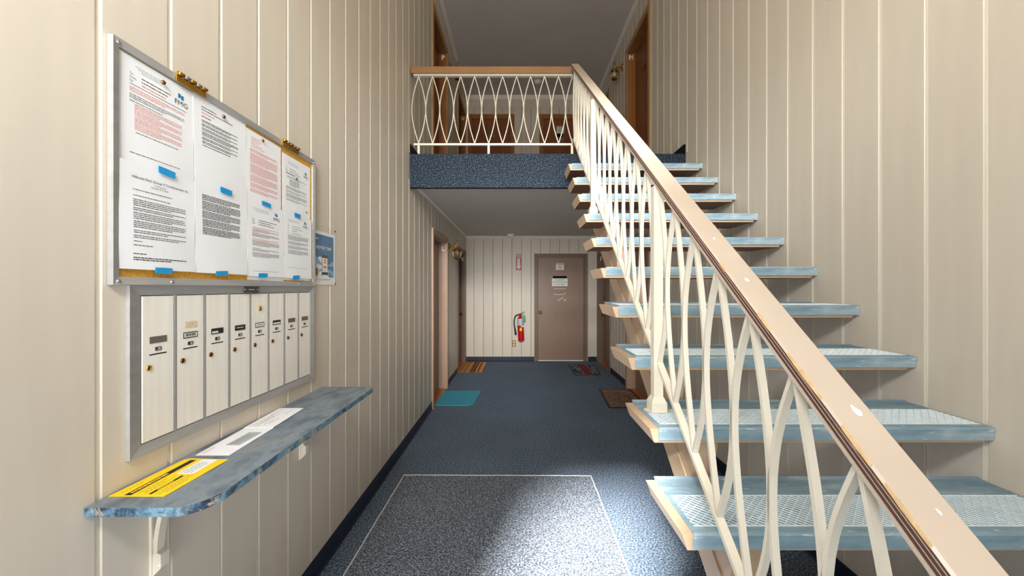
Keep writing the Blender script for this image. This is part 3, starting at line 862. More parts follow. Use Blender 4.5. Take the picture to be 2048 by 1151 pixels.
# printed sheets
class Sheet:
    def __init__(s, name, y0, z0, w, h, x, label, cat='notice', group=None, curl=.002, tilt=0.0):
        s.y0, s.z0, s.w, s.h, s.x, s.curl, s.tilt = y0, z0, w, h, x, curl, tilt
        mb = MB(); n = 8
        s.ct, s.st = math.cos(tilt), math.sin(tilt)
        front = [s.P(w*i/n, h*j/n, 0) for j in range(n + 1) for i in range(n + 1)]
        back = [s.P(w*i/n, h*j/n, -.0006) for j in range(n + 1) for i in range(n + 1)]
        m = n + 1
        fs = [(j*m + i, j*m + i + 1, (j + 1)*m + i + 1, (j + 1)*m + i) for j in range(n) for i in range(n)]
        K = m*m
        fs += [tuple(K + t for t in reversed(f)) for f in list(fs)]
        per = [i for i in range(n)] + [i*m + n for i in range(n)] + [n*m + n - i for i in range(n)] + [(n - i)*m for i in range(n)]
        fs += [(per[i], per[(i + 1) % len(per)], K + per[(i + 1) % len(per)], K + per[i])[::-1] for i in range(len(per))]
        mb.add(front + back, fs)
        s.o = tag(obj(name, mb, M['paper'], base=tuple(s.P(w/2, 0, 0))), label, cat, group)
        s.layers = {}
    def P(s, a, b, lift):
        d = s.curl*(math.sin(math.pi*a/s.w)*.5 + .5*math.sin(1.3*math.pi*b/s.h + a*9))*1.0
        yy = a*s.ct - b*s.st; zz = a*s.st + b*s.ct
        return (s.x + max(d, 0) + lift, s.y0 + yy, s.z0 + zz)
    def rect(s, ink, a0, b0, a1, b1, lift=.0004):
        mb = s.layers.setdefault(ink, MB())
        mb.add([s.P(a0, b0, lift), s.P(a1, b0, lift), s.P(a1, b1, lift), s.P(a0, b1, lift)], [(0, 1, 2, 3)])
    def words(s, ink, a0, a1, b, th=.0017, fill=1.0, rnd=random.Random(11)):
        a = a0; end = a0 + (a1 - a0)*fill
        while a < end - .003:
            l = min(rnd.choice((.004, .006, .008, .010, .013)), end - a)
            s.rect(ink, a, b - th/2, a + l, b + th/2)
            a += l + .0016
    def para(s, ink, a0, a1, b, lines, lead=.0046, th=.0017, last=.6):
        for k in range(lines):
            s.words(ink, a0, a1, b - k*lead, th, last if k == lines - 1 else .96)
        return b - lines*lead
    def text(s, txt, size, a, b, ink, name='heading', bold=0, align='CENTER', xs=1.0):
        text_mesh(txt, size, (0, 0, 0), (0, 1, 0), (0, 0, 1), (1, 0, 0), M[ink], name, s.o, bold, align, xs, 0, lambda p, q: s.P(a + p, b + q, .0010))
    def logo(s, a, b, k=1.0):
        s.rect('ink_blue', a - .008*k, b, a - .001*k, b + .010*k); s.rect('ink_blue', a, b - .002*k, a + .007*k, b + .008*k)
        s.text('FMG', .016*k, a, b - .012*k, 'ink', 'logo_lettering', 0, 'CENTER', 1.15)
    def finish(s, names={}):
        for ink, mb in s.layers.items():
            obj({'ink': 'printed_text', 'ink_black': 'black_print', 'ink_red': 'red_print', 'ink_light': 'faint_print', 'ink_blue': 'blue_print', 'ink_orange': 'orange_print'}.get(ink, ink + '_print'), mb, M[ink], s.o)
    def tape(s, y0, z0, w=.049, h=.017, skew=.004, x=None):
        x = (s.x + s.curl + .0012) if x is None else x
        mb = MB().prism([(y0, z0), (y0 + w, z0 - skew), (y0 + w + .001, z0 + h - skew), (y0 + w*.5, z0 + h - skew*.5 + .0006), (y0 - .001, z0 + h)], 0, x - .0006, x + .0006)
        obj('tape', mb, M['tape'], s.o)

GN = 'notices on the cork board'
PW, PH = .216, .272
XP = XL + .0075
# upper row
s = Sheet('notice', .940, 1.728, .224, .278, XP, 'white notice with red paragraphs and a blue logo, top left of the cork board', group=GN, curl=.002)
for k in range(3): s.words('ink_light', .045 + .008*k, .12, .258 - .005*k, .0015)
s.logo(.180, .240, 1.25)
for k, (t, f) in enumerate((('To:', .75), ('From:', .6), ('Re:', .55))):
    s.text(t, .0075, .030, .234 - k*.009, 'ink', 'heading', 0, 'LEFT'); 
    s.words('ink_red' if k == 2 else 'ink_black', .062, .15, .234 - k*.009, .0022, f + .25)
s.rect('ink_black', .03, .2075, .198, .2087)
b = s.para('ink_red', .03, .198, .200, 3)
b = s.para('ink', .03, .198, b - .004, 3)
b = s.para('ink', .03, .18, b - .003, 1)
for _ in range(4): b = s.para('ink_red', .042, .188, b - .0012, 4, .0040, .0015, .5)
b = s.para('ink', .045, .18, b - .004, 1, last=.95)
s.para('ink', .03, .19, .034, 1, last=.9)
s.finish()
s = Sheet('notice', 1.166, 1.724, .226, .284, XP + .001, 'white memo with short black lines and one red line, second from left in top row', group=GN, curl=.002, tilt=.02)
b = .256
s.words('ink_black', .03, .09, b, .0022); s.words('ink_black', .03, .16, b - .0085, .0022); s.words('ink_red', .03, .08, b - .018, .0026); s.words('ink_black', .03, .07, b - .029, .0022)
b -= .038
for n_ in (2, 2, 2, 3, 2, 2, 1): b = s.para('ink_black', .03, .19, b - .003, n_, .0046, .0021, .75)
s.finish()
s = Sheet('notice', 1.384, 1.720, .210, .278, XP + .0005, 'white notice printed almost wholly in red, third in the top row', group=GN, curl=.0015)
b = .255
for f in (.3, .36, .28, .4, .5): s.words('ink_red', .03, .19, b, .002, f); b -= .008
for n_ in (3, 8, 8, 6, 4, 3): b = s.para('ink_red', .025, .192, b - .004, n_, .0044, .0018, .6)
s.finish()
s = Sheet('notice', 1.604, 1.705, .216, .279, XP, 'grey-white notice under a single pin, top right of the cork board', group=GN, curl=.0015)
s.logo(.178, .235, 1.0)
b = .255
for k in range(3): s.words('ink_light', .04, .12, b - k*.005, .0015)
b = .228
for f in (.35, .5, .6): s.words('ink', .05, .19, b, .0018, f); s.words('ink', .025, .035, b, .0018); b -= .008
s.rect('ink_black', .025, b - .002, .09, b + .001)
b = s.para('ink', .03, .196, b - .012, 2)
b = s.para('ink', .05, .13, b - .004, 6)
for n_ in (3, 2, 4, 2): b = s.para('ink', .025, .19, b - .004, n_)
s.rect('ink_light', .175, .058, .195, .068)
s.finish()
# the sheet that peeks out below
s = Sheet('notice', 1.395, 1.447, .216, .10, XP + .0002, 'blank white sheet peeking out beneath the taped notices, near the lower frame', group=GN, curl=.0005, tilt=-.012)
s2 = Sheet('notice', 1.612, 1.451, .206, .10, XP + .0002, 'blank sheet corner showing under the lower right notice', group=GN, curl=.0005, tilt=-.006)
XQ = XP + .0045
# lower row, each with two tapes
s = Sheet('notice', .940, 1.465, .2235, PH, XQ, 'taped letter headed Hillcrest Park Group V Condominium, lower left of the board', group=GN, curl=.004)
s.text('Hillcrest Park Group V Condominium, Inc.', .0098, .116, .236, 'ink_black', 'heading')
s.text('2 Rolling Way', .0062, .108, .226, 'ink', 'address'); s.text('Peekskill, NY 10566', .0062, .108, .2195, 'ink', 'address')
s.words('ink', .034, .15, .204, .0019, .95)
s.words('ink', .034, .14, .189, .0019)
b = .181
for n_ in (4, 2, 4, 4): b = s.para('ink', .034, .196, b - .0022, n_, .0049, .0021, .7)
b = s.para('ink', .034, .196, b - .004, 2, .0049, .002); b = s.para('ink', .034, .196, b - .003, 2, .0049, .002, .8)
s.words('ink', .034, .055, b - .005, .002); s.words('ink', .034, .085, b - .015, .002)
s.words('ink_black', .034, .07, .040, .0022)
s.para('ink_black', .034, .196, .030, 2, .0052, .0024, .65)
s.tape(1.040, 1.730, .050, .018); s.tape(1.031, 1.456, .049, .016, .0)
s.finish()
s = Sheet('notice', 1.164, 1.464, .224, PH, XQ + .0005, 'taped letter with one dense black text block above blank paper', group=GN, curl=.003)
b = .245
for n_ in (4, 6, 5, 5, 5): b = s.para('ink_black', .025, .195, b - .002, n_, .0047, .0024, .7)
s.tape(1.258, 1.731, .050, .018, .002); s.tape(1.239, 1.456, .050, .015, -.003)
s.finish()
s = Sheet('notice', 1.389, 1.461, .219, .278, XQ, 'taped memo with red and black paragraphs, third in the lower row', group=GN, curl=.002)
s.logo(.168, .245, 1.15)
for k in range(3): s.words('ink_light', .03 + .008*k, .12, .254 - .005*k, .0015)
b = .212
for f in (.85, .6, .7): s.words('ink_black', .06, .19, b, .002, f); s.words('ink', .025, .04, b, .002); b -= .008
b = s.para('ink_red', .025, .192, b - .006, 2); b = s.para('ink', .025, .192, b, 2); b = s.para('ink_red', .025, .192, b, 1, last=.2); b = s.para('ink', .025, .192, b, 3)
b = s.para('ink_red', .025, .192, b - .006, 2); b = s.para('ink', .025, .192, b, 4)
b = s.para('ink_red', .025, .192, b - .006, 1, last=.3); b = s.para('ink', .025, .192, b, 2); b = s.para('ink', .025, .192, b - .004, 4)
s.words('ink_light', .03, .18, .02, .0018)
s.tape(1.466, 1.734, .051, .016, .002); s.tape(1.446, 1.456, .050, .016, -.002)
s.finish()
s = Sheet('notice', 1.610, 1.460, .214, .277, XQ, 'taped letter with sparse grey text at the lower right corner of the board', group=GN, curl=.002)
s.logo(.160, .248, 1.1)
for k in range(2): s.words('ink_light', .03, .11, .250 - .005*k, .0015)
b = .225
for f in (.6, .65, .3, .6): s.words('ink', .055, .18, b, .0018, f); s.words('ink', .025, .035, b, .0018); b -= .010
s.rect('ink_black', .022, b, .192, b + .0012)
for n_ in (4, 3, 3, 4): b = s.para('ink', .025, .19, b - .005, n_)
s.words('ink_light', .02, .18, .045, .0016)
s.tape(1.680, 1.729, .046, .018, .002); s.tape(1.668, 1.452, .050, .018, -.003)
s.finish()
# pins
for yy, zz, lab in ((1.0586, 1.983, 'metal pin holding the top left notice'), (1.277, 1.986, 'metal pin holding the second notice of the top row'),
                    (1.474, 1.982, 'metal pin holding the red-printed notice'), (1.700, 1.900, 'dark metal pin holding the top right grey-white notice')):
    tag(obj('push_pin', MB().lathe([(.003, 0), (.006, .001), (.006, .003), (.004, .0055), (0, .0062)], (XP + .0035, yy, zz), (1, 0, 0), 12), M['steel_dark'] if zz < 1.95 else M['brass_dark'], smooth=True), lab, 'pin', 'pins on the cork board')

# poster in a plastic sleeve beside the board
s = Sheet('poster', 1.862, 1.434, .222, .268, XL + .001, 'blue crime-prevention poster with a phone, in a clear sleeve right of the board', 'poster', curl=.001)
s.rect('poster_blue', .008, .038, .203, .252, .0004)
cx, cy = .112, .090
for ang0, ang1, l in ((-35, -12, .1), (5, 22, .1), (150, 172, .105), (190, 214, .11), (300, 322, .06), (224, 240, .06)):
    mbp = s.layers.setdefault('poster_light', MB())
    def clampp(t):
        r = l; a = cx + r*math.cos(math.radians(t)); b_ = cy + r*math.sin(math.radians(t))
        return (min(max(a, .009), .202), min(max(b_, .039), .25))
    p0 = (cx + .02*math.cos(math.radians((ang0+ang1)/2)), cy + .02*math.sin(math.radians((ang0+ang1)/2)))
    q0, q1 = clampp(ang0), clampp(ang1)
    mbp.add([s.P(*p0, .0007), s.P(*q0, .0007), s.P(*q1, .0007)], [(0, 1, 2)])
s.text('HELP FIGHT CRIME', .0205, .100, .186, 'sign_white', 'slogan', .0006, 'CENTER', .88)
s.words('poster_light', .03, .17, .172, .0018)
s.rect('sign_white', .016, .224, .030, .233, .0009); s.rect('ink_orange', .018, .226, .024, .231, .0011); s.rect('sign_white', .032, .226, .046, .231, .0009)
s.rect('ink_black', .078, .050, .140, .150, .0010)
s.rect('sign_white', .082, .064, .136, .136, .0012)
for z_, w_ in ((.120, .024), (.110, .030), (.090, .034), (.083, .034)): s.rect('ink_orange', .109 - w_/2, z_, .109 + w_/2, z_ + .006, .0014)
s.rect('ink', .104, .127, .114, .132, .0014); s.rect('ink_light', .09, .072, .128, .075, .0014)
# shield badge
mbp = s.layers.setdefault('brass_badge', MB())
M['brass_badge'] = paint('badge_gold', lin(150, 120, 60), 0.5, var=.2, nscale=200)
mbp.add([s.P(a, b, .0011) for a, b in ((.026, .036), (.042, .052), (.045, .078), (.026, .086), (.008, .078), (.010, .052))], [(0, 1, 2, 3, 4, 5)])
s.rect('sign_white', .003, .034, .052, .090, .0008)
s.rect('ink_black', .018, .055, .034, .074, .0013); s.rect('ink_orange', .022, .060, .030, .068, .0015)
s.words('ink_red', .01, .15, .020, .0018); s.words('ink', .01, .17, .027, .0022)
s.finish()
sl = MB().box(XL + .0028, 1.857, 1.428, XL + .0033, 2.088, 1.732)
obj('clear_sleeve', sl, M['sleeve'], s.o)
for zz in (1.722, 1.440):
    obj('tack', MB().lathe([(.004, 0), (.0045, .002), (0, .004)], (XL + .0033, 2.081, zz), (1, 0, 0), 10), M['black'], s.o)

# ------------------------------------------------------------------ mailboxes
mail = empty('mailbox_bank', (XL, 1.41, .98), 'row of eight ivory wall mailboxes in a silver frame below the bulletin board', 'mailboxes')
obj('back_box', MB().box(XL + .0005, .985, .992, XL + .003, 1.835, 1.415), M['steel_dark'], mail)
frame4(.968, .980, 1.850, 1.4245, .034, .027, XL + .0005, XL + .0115, XL + .005, 'frame_rail', mail, M['silver'])
XD = XL + .0065
for k in range(8):
    y0 = 1.0053 + k*.10365; y1 = y0 + .0925
    zb, zt = 1.010, 1.395
    dmb = MB().prism([(XL + .003, y0), (XD - .0008, y0), (XD, y0 + .0012), (XD, y1 - .0012), (XD - .0008, y1), (XL + .003, y1)][::-1], 2, zb, zt)
    d = obj('mailbox_door', dmb, M['mail_door'], mail)
    if k < 7:
        obj('divider', MB().box(XL + .003, y1 + .002, zb - .002, XD + .0005, y0 + .10365 - .002, zt + .002), M['silver'], mail)
    yc = (y0 + y1)/2 - .002
    pm = M['grey_plate'] if k in (0, 6, 7) else (M['ink_black'] if k in (2, 3, 5) else M['sign_white'])
    np_ = obj('name_plate', MB().box(XD, yc - .025, 1.268, XD + .0012, yc + .025, 1.286), M['steel_dark'] if k in (1, 4) else pm, d)
    if k not in (0, 6, 7):
        obj('name_card', MB().box(XD + .0012, yc - .022, 1.271, XD + .0016, yc + (.022 if k != 2 else .002), 1.283 if k not in (2, 5) else 1.277), M['sign_white'] if k in (1, 2, 4, 5) else M['ink_black'], d)
    if k in (1, 4, 3):
        w = MB(); a = yc - .018; r_ = random.Random(k)
        while a < yc + .016:
            l = r_.choice((.002, .003, .004)); hh = (.0085 if k == 1 else .003)
            w.box(XD + .0016, a, 1.2775 - hh/2, XD + .0018, a + l, 1.2775 + hh/2); a += l + .0018
        obj('name_print', w, M['ink_black'] if k != 3 else M['sign_white'], d)
    obj('number_plate', MB().box(XD, yc - .009, 1.247, XD + .0012, yc + .009, 1.257), M['ink_black'] if k % 3 else M['steel_dark'], d)
    obj('number_print', MB().box(XD + .0012, yc - .001, 1.249, XD + .0015, yc + .006, 1.255), M['ink_light'], d)
    obj('slot', MB().box(XD, yc - .025, 1.2365, XD + .0006, yc + .025, 1.2395), M['black'], d)
    obj('lock', MB().lathe([(.0075, 0), (.0075, .002), (.006, .0035), (.0045, .004), (.0045, .002), (0, .002)], (XD, y0 + .017, 1.204), (1, 0, 0), 14), M['brass'] if k == 0 else M['brass_dark'], d, smooth=True)
    obj('keyway', MB().box(XD + .0019, y0 + .0162, 1.2015, XD + .0026, y0 + .0178, 1.2065), M['black'], d)
    if k == 4:
        obj('lock', MB().lathe([(.009, 0), (.009, .003), (.006, .005), (.004, .005), (.004, .003), (0, .003)], (XD, yc, 1.339), (1, 0, 0), 14), M['brass'], d, smooth=True)
        obj('keyway', MB().box(XD + .0025, yc - .001, 1.336, XD + .0036, yc + .001, 1.342), M['black'], d)
    if k == 1:
        r_ = random.Random(5); w = MB()
        ring = [(yc + .002 + .022*math.copysign(min(1, abs(1.3*math.cos(t))), math.cos(t))*(0.9 + .15*r_.random()), 1.3075 + .010*math.copysign(min(1, abs(1.4*math.sin(t))), math.sin(t))*(0.9 + .2*r_.random())) for t in [2*math.pi*j/18 for j in range(18)]]
        w.prism(ring, 0, XD, XD + .0004)
        obj('old_label_residue', w, M['masking_old'], d)
pl = MB().box(XL + .0100, 1.372, 1.400, XL + .0124, 1.452, 1.422)
pl_o = obj('maker_plate', pl, M['steel_dark'], mail)
for yy in (1.378, 1.446):
    obj('rivet', MB().lathe([(.003, 0), (.002, .0015), (0, .002)], (XL + .0124, yy, 1.411), (1, 0, 0), 8), M['chrome'], pl_o)
obj('emblem', MB().box(XL + .0124, 1.398, 1.409, XL + .0128, 1.426, 1.413), M['silver'], pl_o)

# ------------------------------------------------------------------ shelf
SX, SZ, ST = -.720, .9165, .021
outline = [(XL + .0005, .875), (-.785, .875)]
r = .066
outline += [(SX - r + r*math.sin(t), .875 + .086*(1 - math.cos(t))) for t in [math.pi/2*j/10 for j in range(1, 11)]]
outline += [(SX, 1.925)] + [(SX - .022 + .022*math.cos(t), 1.925 + .022*math.sin(t)) for t in [math.pi/2*j/5 for j in range(1, 6)]]
outline += [(XL + .0005, 1.947)]
sm = MB().prism(outline, 2, SZ - ST, SZ)
for i in range(len(sm.f)):
    if i >= 2: sm.m[i] = 1
shelf = empty('wall_shelf', (XL, 1.41, SZ - ST), 'slate blue marbled laminate wall shelf under the mailboxes', 'shelf')
obj('shelf_board', sm, [M['laminate'], M['laminate_edge']], shelf)
for by in (1.045, 1.755):
    br = MB()
    br.box(XL + .0005, by - .016, .640, XL + .008, by + .016, SZ - ST)
    bo = obj('bracket', br, M['iron'], shelf)
    P = [(XL + .046 - .034*math.sin(t)**1.2 if t > 0 else XL + .046, by, SZ - ST - .20*(t/(math.pi/2))) for t in [math.pi/2*j/12 for j in range(13)]]
    obj('bracket_arm', MB().sweep([(XL + .052, by, SZ - ST - .002)] + P[1:], (0, 1, 0), .022, .012), M['iron'], bo)
    obj('bracket_foot', MB().prism([(XL + .008, .642), (XL + .030, .664), (XL + .030, .700), (XL + .018, .706), (XL + .008, .70)], 1, by - .013, by + .013), M['iron'], bo)
    obj('screw', MB().lathe([(.006, 0), (.005, .002), (0, .003)], (XL + .026, by - .013, .672), (0, -1, 0), 10), M['white_trim'], bo)

# mail on the shelf: text reads along +y, lines stack towards -x
def flat(name, pts, z, th, mat, label, group):
    return tag(obj(name, MB().prism(pts, 2, z, z + th), mat), label, 'mail', group)
GM = 'mail left on the shelf'
card = flat('yellow_mailer', [(-.845, .921), (-.840, 1.119), (-.955, 1.126), (-.968, 1.118), (-.979, .921)], SZ + .0004, .0012, M['mail_yellow'], 'yellow card mailer with black bands lying at the near end of the shelf', GM)
zz = SZ + .0017
def onshelf(mb, x0, y0, x1, y1, z=zz):
    mb.add([(x0, y0, z), (x1, y0, z), (x1, y1, z), (x0, y1, z)], [(0, 1, 2, 3)])
k = MB(); onshelf(k, -.946, .925, -.929, 1.115); obj('black_band', k, M['ink_black'], card)
k = MB(); a = .935; r_ = random.Random(2)
while a < 1.03:
    l = r_.choice((.004, .006, .008)); onshelf(k, -.942, a, -.934, a + l, zz + .0003); a += l + .002
obj('band_lettering', k, M['mail_yellow'], card)
k = MB(); onshelf(k, -.892, .930, -.884, 1.022); obj('black_band', k, M['ink_black'], card)
k = MB(); a = .950
while a < .995:
    l = r_.choice((.003, .005)); onshelf(k, -.890, a, -.886, a + l, zz + .0003); a += l + .0015
obj('band_lettering', k, M['mail_yellow'], card)
k = MB()
for x, y0, y1 in ((-.962, .935, .985), (-.918, .93, 1.0), (-.910, .94, .99), (-.902, .93, 1.01), (-.874, .93, 1.02), (-.866, .93, 1.03), (-.858, .94, 1.0)):
    a = y0
    while a < y1:
        l = r_.choice((.004, .007, .010)); onshelf(k, x - .001, a, x + .0008, a + l); a += l + .002
obj('small_print', k, M['steel_dark'], card)
k = MB(); onshelf(k, -.914, 1.030, -.868, 1.117, zz + .0003); ad = obj('address_label', k, M['paper'], card)
k = MB()
for x in (-.905, -.896, -.889, -.880):
    a = 1.036
    while a < 1.095:
        l = r_.choice((.004, .007, .010)); onshelf(k, x - .0009, a, x + .0009, a + l, zz + .0006); a += l + .002
obj('address_print', k, M['ink'], ad)
e1 = flat('envelope', [(-.858, 1.147), (-.868, 1.372), (-.970, 1.372), (-.959, 1.147)], SZ + .0004, .0012, M['paper'], 'white window envelope with red return address, nearer of the white envelopes on the shelf', GM)
k = MB(); onshelf(k, -.925, 1.22, -.880, 1.33); w_ = obj('address_window', k, M['ink_light'], e1)
k = MB()
for x in (-.915, -.907, -.899):
    a = 1.23
    while a < 1.30: l = r_.choice((.004, .007, .010)); onshelf(k, x - .0009, a, x + .0009, a + l, zz + .0003); a += l + .002
obj('window_print', k, M['ink'], w_)
k = MB()
for x in (-.950, -.945): onshelf(k, x - .001, 1.16, x + .001, 1.205)
obj('return_address', k, M['ink_red'], e1)
e2 = flat('envelope', [(-.869, 1.370), (-.882, 1.592), (-.983, 1.592), (-.971, 1.370)], SZ + .0018, .0012, M['paper'], 'white printed envelope overlapping the window envelope, farther along the shelf', GM)
k = MB(); zz2 = SZ + .0032
for x, y0, y1 in ((-.955, 1.39, 1.50), (-.945, 1.40, 1.50), (-.938, 1.38, 1.52), (-.921, 1.40, 1.45), (-.908, 1.41, 1.47), (-.96, 1.50, 1.57), (-.915, 1.52, 1.57)):
    a = y0
    while a < y1: l = r_.choice((.004, .007, .012)); onshelf(k, x - .001, a, x + .001, a + l, zz2); a += l + .002
obj('printed_text', k, M['ink'], e2)

# ------------------------------------------------------------------ mats
mat_o = empty('entrance_runner', (-.14, 1.0, 0), 'grey carpet entrance runner edged in white on the hallway floor', 'mat')
obj('carpet_pad', MB().box(-.846, -.2, .001, .556, 2.89, .008), M['carpet_mat'], mat_o)
eg = MB(); rr = random.Random(9)
def wob(p0, p1, n):
    return [(p0[0] + (p1[0] - p0[0])*t/n + .003*(rr.random() - .5), p0[1] + (p1[1] - p0[1])*t/n + .003*(rr.random() - .5), .007) for t in range(n + 1)]
path = wob((-.850, -.2), (-.848, 2.895), 60) + wob((-.848, 2.896), (.560, 2.884), 40)[1:] + wob((.560, 2.884), (.558, -.2), 60)[1:]
eg.tube(path, .0042, 6)
obj('white_binding', eg, M['white_trim'], mat_o)
GD = 'doormats in the lower hallway'
def mat_prism(name, pts, mat, label, th=.008, border=None):
    o = tag(obj(name, MB().prism(pts, 2, .001, th), mat), label, 'doormat', GD)
    return o
mat_prism('doormat', [(-1.06, 4.62), (-.60, 4.615), (-.545, 4.64), (-.520, 4.69), (-.488, 5.26), (-.50, 5.275), (-1.06, 5.275)], M['mat_teal'], 'plain teal doormat with a rounded corner in front of door L')
mat_prism('doormat', [(-.982, 6.46), (-.592, 6.46), (-.575, 7.30), (-.978, 7.30)], M['mat_stripe'], 'orange and brown striped doormat in front of door K')
m3 = mat_prism('doormat', [(.955, 6.25), (1.355, 6.25), (1.43, 7.08), (.965, 7.08)], M['mat_red'], 'black-edged doormat with red centre band on the far right of the hallway')
m4 = mat_prism('doormat', [(1.10, 4.54), (1.56, 4.54), (1.57, 5.34), (1.16, 5.34)], M['mat_brown'], 'brown doormat with round medallion beside the stairs')
for m_, P in ((m3, [(.955, 6.25), (1.355, 6.25), (1.43, 7.08), (.965, 7.08)]), (m4, [(1.10, 4.54), (1.56, 4.54), (1.57, 5.34), (1.16, 5.34)])):
    e = MB()
    for i in range(4):
        e.sweep([(*P[i], .005), (*P[(i + 1) % 4], .005)], (0, 0, 1), .010, .022)
    obj('border', e, M['rubber_black'], m_)

# ------------------------------------------------------------------ signs on back wall and door
def back_text(t, size, x, z, y, mat, name, par, bold=0, xs=1.0):
    return text_mesh(t, size, (x, y, z), (1, 0, 0), (0, 0, 1), (0, -1, 0), mat, name, par, bold, 'CENTER', xs, .0008)
fs_ = tag(obj('fire_sign', MB().box(-.012, YB - .003, 1.762, .096, YB - .0003, 2.074), M['sign_red']), 'red fire extinguisher sign with white down arrow on the back wall', 'sign')
ys = YB - .003
ar = MB()
ar.prism([(.018, 1.99), (.018, 1.845), (-.004, 1.845), (.042, 1.772), (.088, 1.845), (.066, 1.845), (.066, 1.99)], 1, ys - .001, ys)
obj('white_arrow', ar, M['sign_white'], fs_)
fr = MB()
for a in ((-.006, 2.066, .090, 2.070), (-.006, 2.000, .090, 2.004), (-.006, 2.004, -.002, 2.066), (.086, 2.004, .090, 2.066)): fr.box(a[0], ys - .0008, a[1], a[2], ys, a[3])
obj('white_border', fr, M['sign_white'], fs_)
back_text('FIRE', .045, .042, 2.034, ys, M['sign_white'], 'lettering', fs_, .001, .85)
for k_, chh in enumerate('EXTINGUISHER'):
    back_text(chh, .0155, .042, 1.983 - k_*.0138, ys - .001, M['sign_red'], 'lettering', fs_, .0006, 1.5)
YDs = YB + .03
ns = tag(obj('no_smoking_sign', MB().box(.764, YDs - .003, 1.766, .922, YDs - .0003, 1.898), M['sign_cream']), 'cream no smoking sign on the brown door, lower hallway', 'sign', 'no smoking signs')
back_text('NO SMOKING', .025, .843, 1.878, YDs - .003, M['ink_black'], 'lettering', ns, .0008, .9)
back_text('IN THIS AREA', .013, .843, 1.782, YDs - .003, M['ink_black'], 'lettering', ns, .0003, .9)
def ring(x, z, y, r0, r1, mat, name, par):
    m_ = MB(); n = 20
    vs = [(x + r0*math.cos(2*math.pi*k/n), y, z + r0*math.sin(2*math.pi*k/n)) for k in range(n)] + [(x + r1*math.cos(2*math.pi*k/n), y, z + r1*math.sin(2*math.pi*k/n)) for k in range(n)]
    m_.add(vs, [(k, (k + 1) % n, n + (k + 1) % n, n + k) for k in range(n)])
    m_.sweep([(x - r1*.7, y, z + r1*.7), (x + r1*.7, y, z - r1*.7)], (0, 1, 0), .0004, .004)
    return obj(name, m_, mat, par)
ring(.843, 1.83, YDs - .0036, .026, .020, M['brass_badge'], 'smoking_symbol', ns)
k = MB().box(.825, YDs - .0036, 1.826, .86, YDs - .0031, 1.833); obj('cigarette_symbol', k, M['ink_black'], ns)
pk = tag(obj('door_notice_sign', MB().box(.688, YDs - .0055, 1.452, .992, YDs - .003, 1.604), M['sign_white']), 'white please keep this door closed sign in the middle of the brown door', 'sign')
for t_, zz_ in (('PLEASE KEEP', 1.572), ('THIS DOOR CLOSED', 1.528), ('AT ALL TIMES', 1.484)):
    back_text(t_, .034, .840, zz_, YDs - .0055, M['grey_plate'], 'lettering', pk, .0004, .85)
obj('dark_backing_plate', MB().box(.705, YDs - .0028, 1.47, .975, YDs - .0003, 1.648), M['black'], pk)
# upper doors
zU = 4.417
ns2 = tag(obj('no_smoking_sign', MB().box(.778, YDs - .003, 4.417, .925, YDs - .0003, 4.557), M['sign_white']), 'white no smoking sign on the right upstairs door at the back of the landing', 'sign', 'no smoking signs')
back_text('NO SMOKING', .024, .8515, 4.540, YDs - .003, M['ink_black'], 'lettering', ns2, .0008, .9)
ring(.8515, 4.475, YDs - .0036, .036, .028, M['grey_plate'], 'smoking_symbol', ns2)
p_ = tag(obj('door_plate', MB().box(.775, YDs - .003, 4.245, .925, YDs - .0003, 4.340), M['grey_plate']), 'grey plate under the no smoking sign on the right upstairs door', 'sign', 'plates on the upstairs doors')
obj('dark_label', MB().box(.79, YDs - .0036, 4.345, .90, YDs - .0003, 4.41), M['black'], p_)
tag(obj('door_plate', MB().box(-.56, YDs - .003, 4.340, -.41, YDs - .0003, 4.390), M['grey_plate']), 'small grey plate on the left upstairs door at the back', 'sign', 'plates on the upstairs doors')

# ------------------------------------------------------------------ fire extinguisher
bx, by_ = .092, 7.36
ex = empty('fire_extinguisher', (bx, by_, .405), 'red fire extinguisher with black hose and green tag on the back wall', 'fire extinguisher')
ax = Vector((-.05, 0, 1)).normalized()
base = Vector((bx, by_, .405))
obj('cylinder', MB().lathe([(.05, 0), (.058, .006), (.06, .02), (.06, .40), (.056, .425), (.042, .448), (.024, .46), (.022, .475)], base, ax, 24), M['red'], ex, smooth=True)
obj('label', MB().lathe([(.0606, .30), (.0608, .302), (.0608, .425), (.057, .43)], base, ax, 24), M['silver_label'], ex, smooth=True)
obj('yellow_sticker', MB().box(bx - .032, by_ - .0635, .60, bx + .010, by_ - .058, .655), M['mail_yellow'], ex)
obj('white_sticker', MB().box(bx + .0, by_ - .0625, .675, bx + .045, by_ - .05, .70), M['sign_white'], ex)
top = base + ax*.475
obj('valve', MB().lathe([(.022, 0), (.026, .01), (.026, .03), (.016, .04), (.012, .055)], top, ax, 14), M['red'], ex, smooth=True)
lv = MB().sweep([top + Vector((-.01, 0, .045)), top + Vector((.03, -.01, .055)), top + Vector((.085, -.015, .085))], (0, 1, 0), .022, .010)
obj('lever', lv, M['green'], ex)
lv = MB().sweep([top + Vector((-.01, 0, .030)), top + Vector((.03, -.01, .025)), top + Vector((.080, -.015, .01)), top + Vector((.088, -.015, -.03))], (0, 1, 0), .022, .010)
obj('carry_handle', lv, M['green'], ex)
obj('tag', MB().prism([(bx + .025, .80), (bx + .062, .77), (bx + .082, .80), (bx + .075, .88), (bx + .045, .915)], 1, by_ - .066, by_ - .064), M['green'], ex)
hose = [top + Vector((-.01, -.01, .025)), top + Vector((-.05, -.02, .03)), top + Vector((-.095, -.025, 0)), top + Vector((-.115, -.025, -.08)), top + Vector((-.112, -.025, -.17)), top + Vector((-.098, -.025, -.25))]
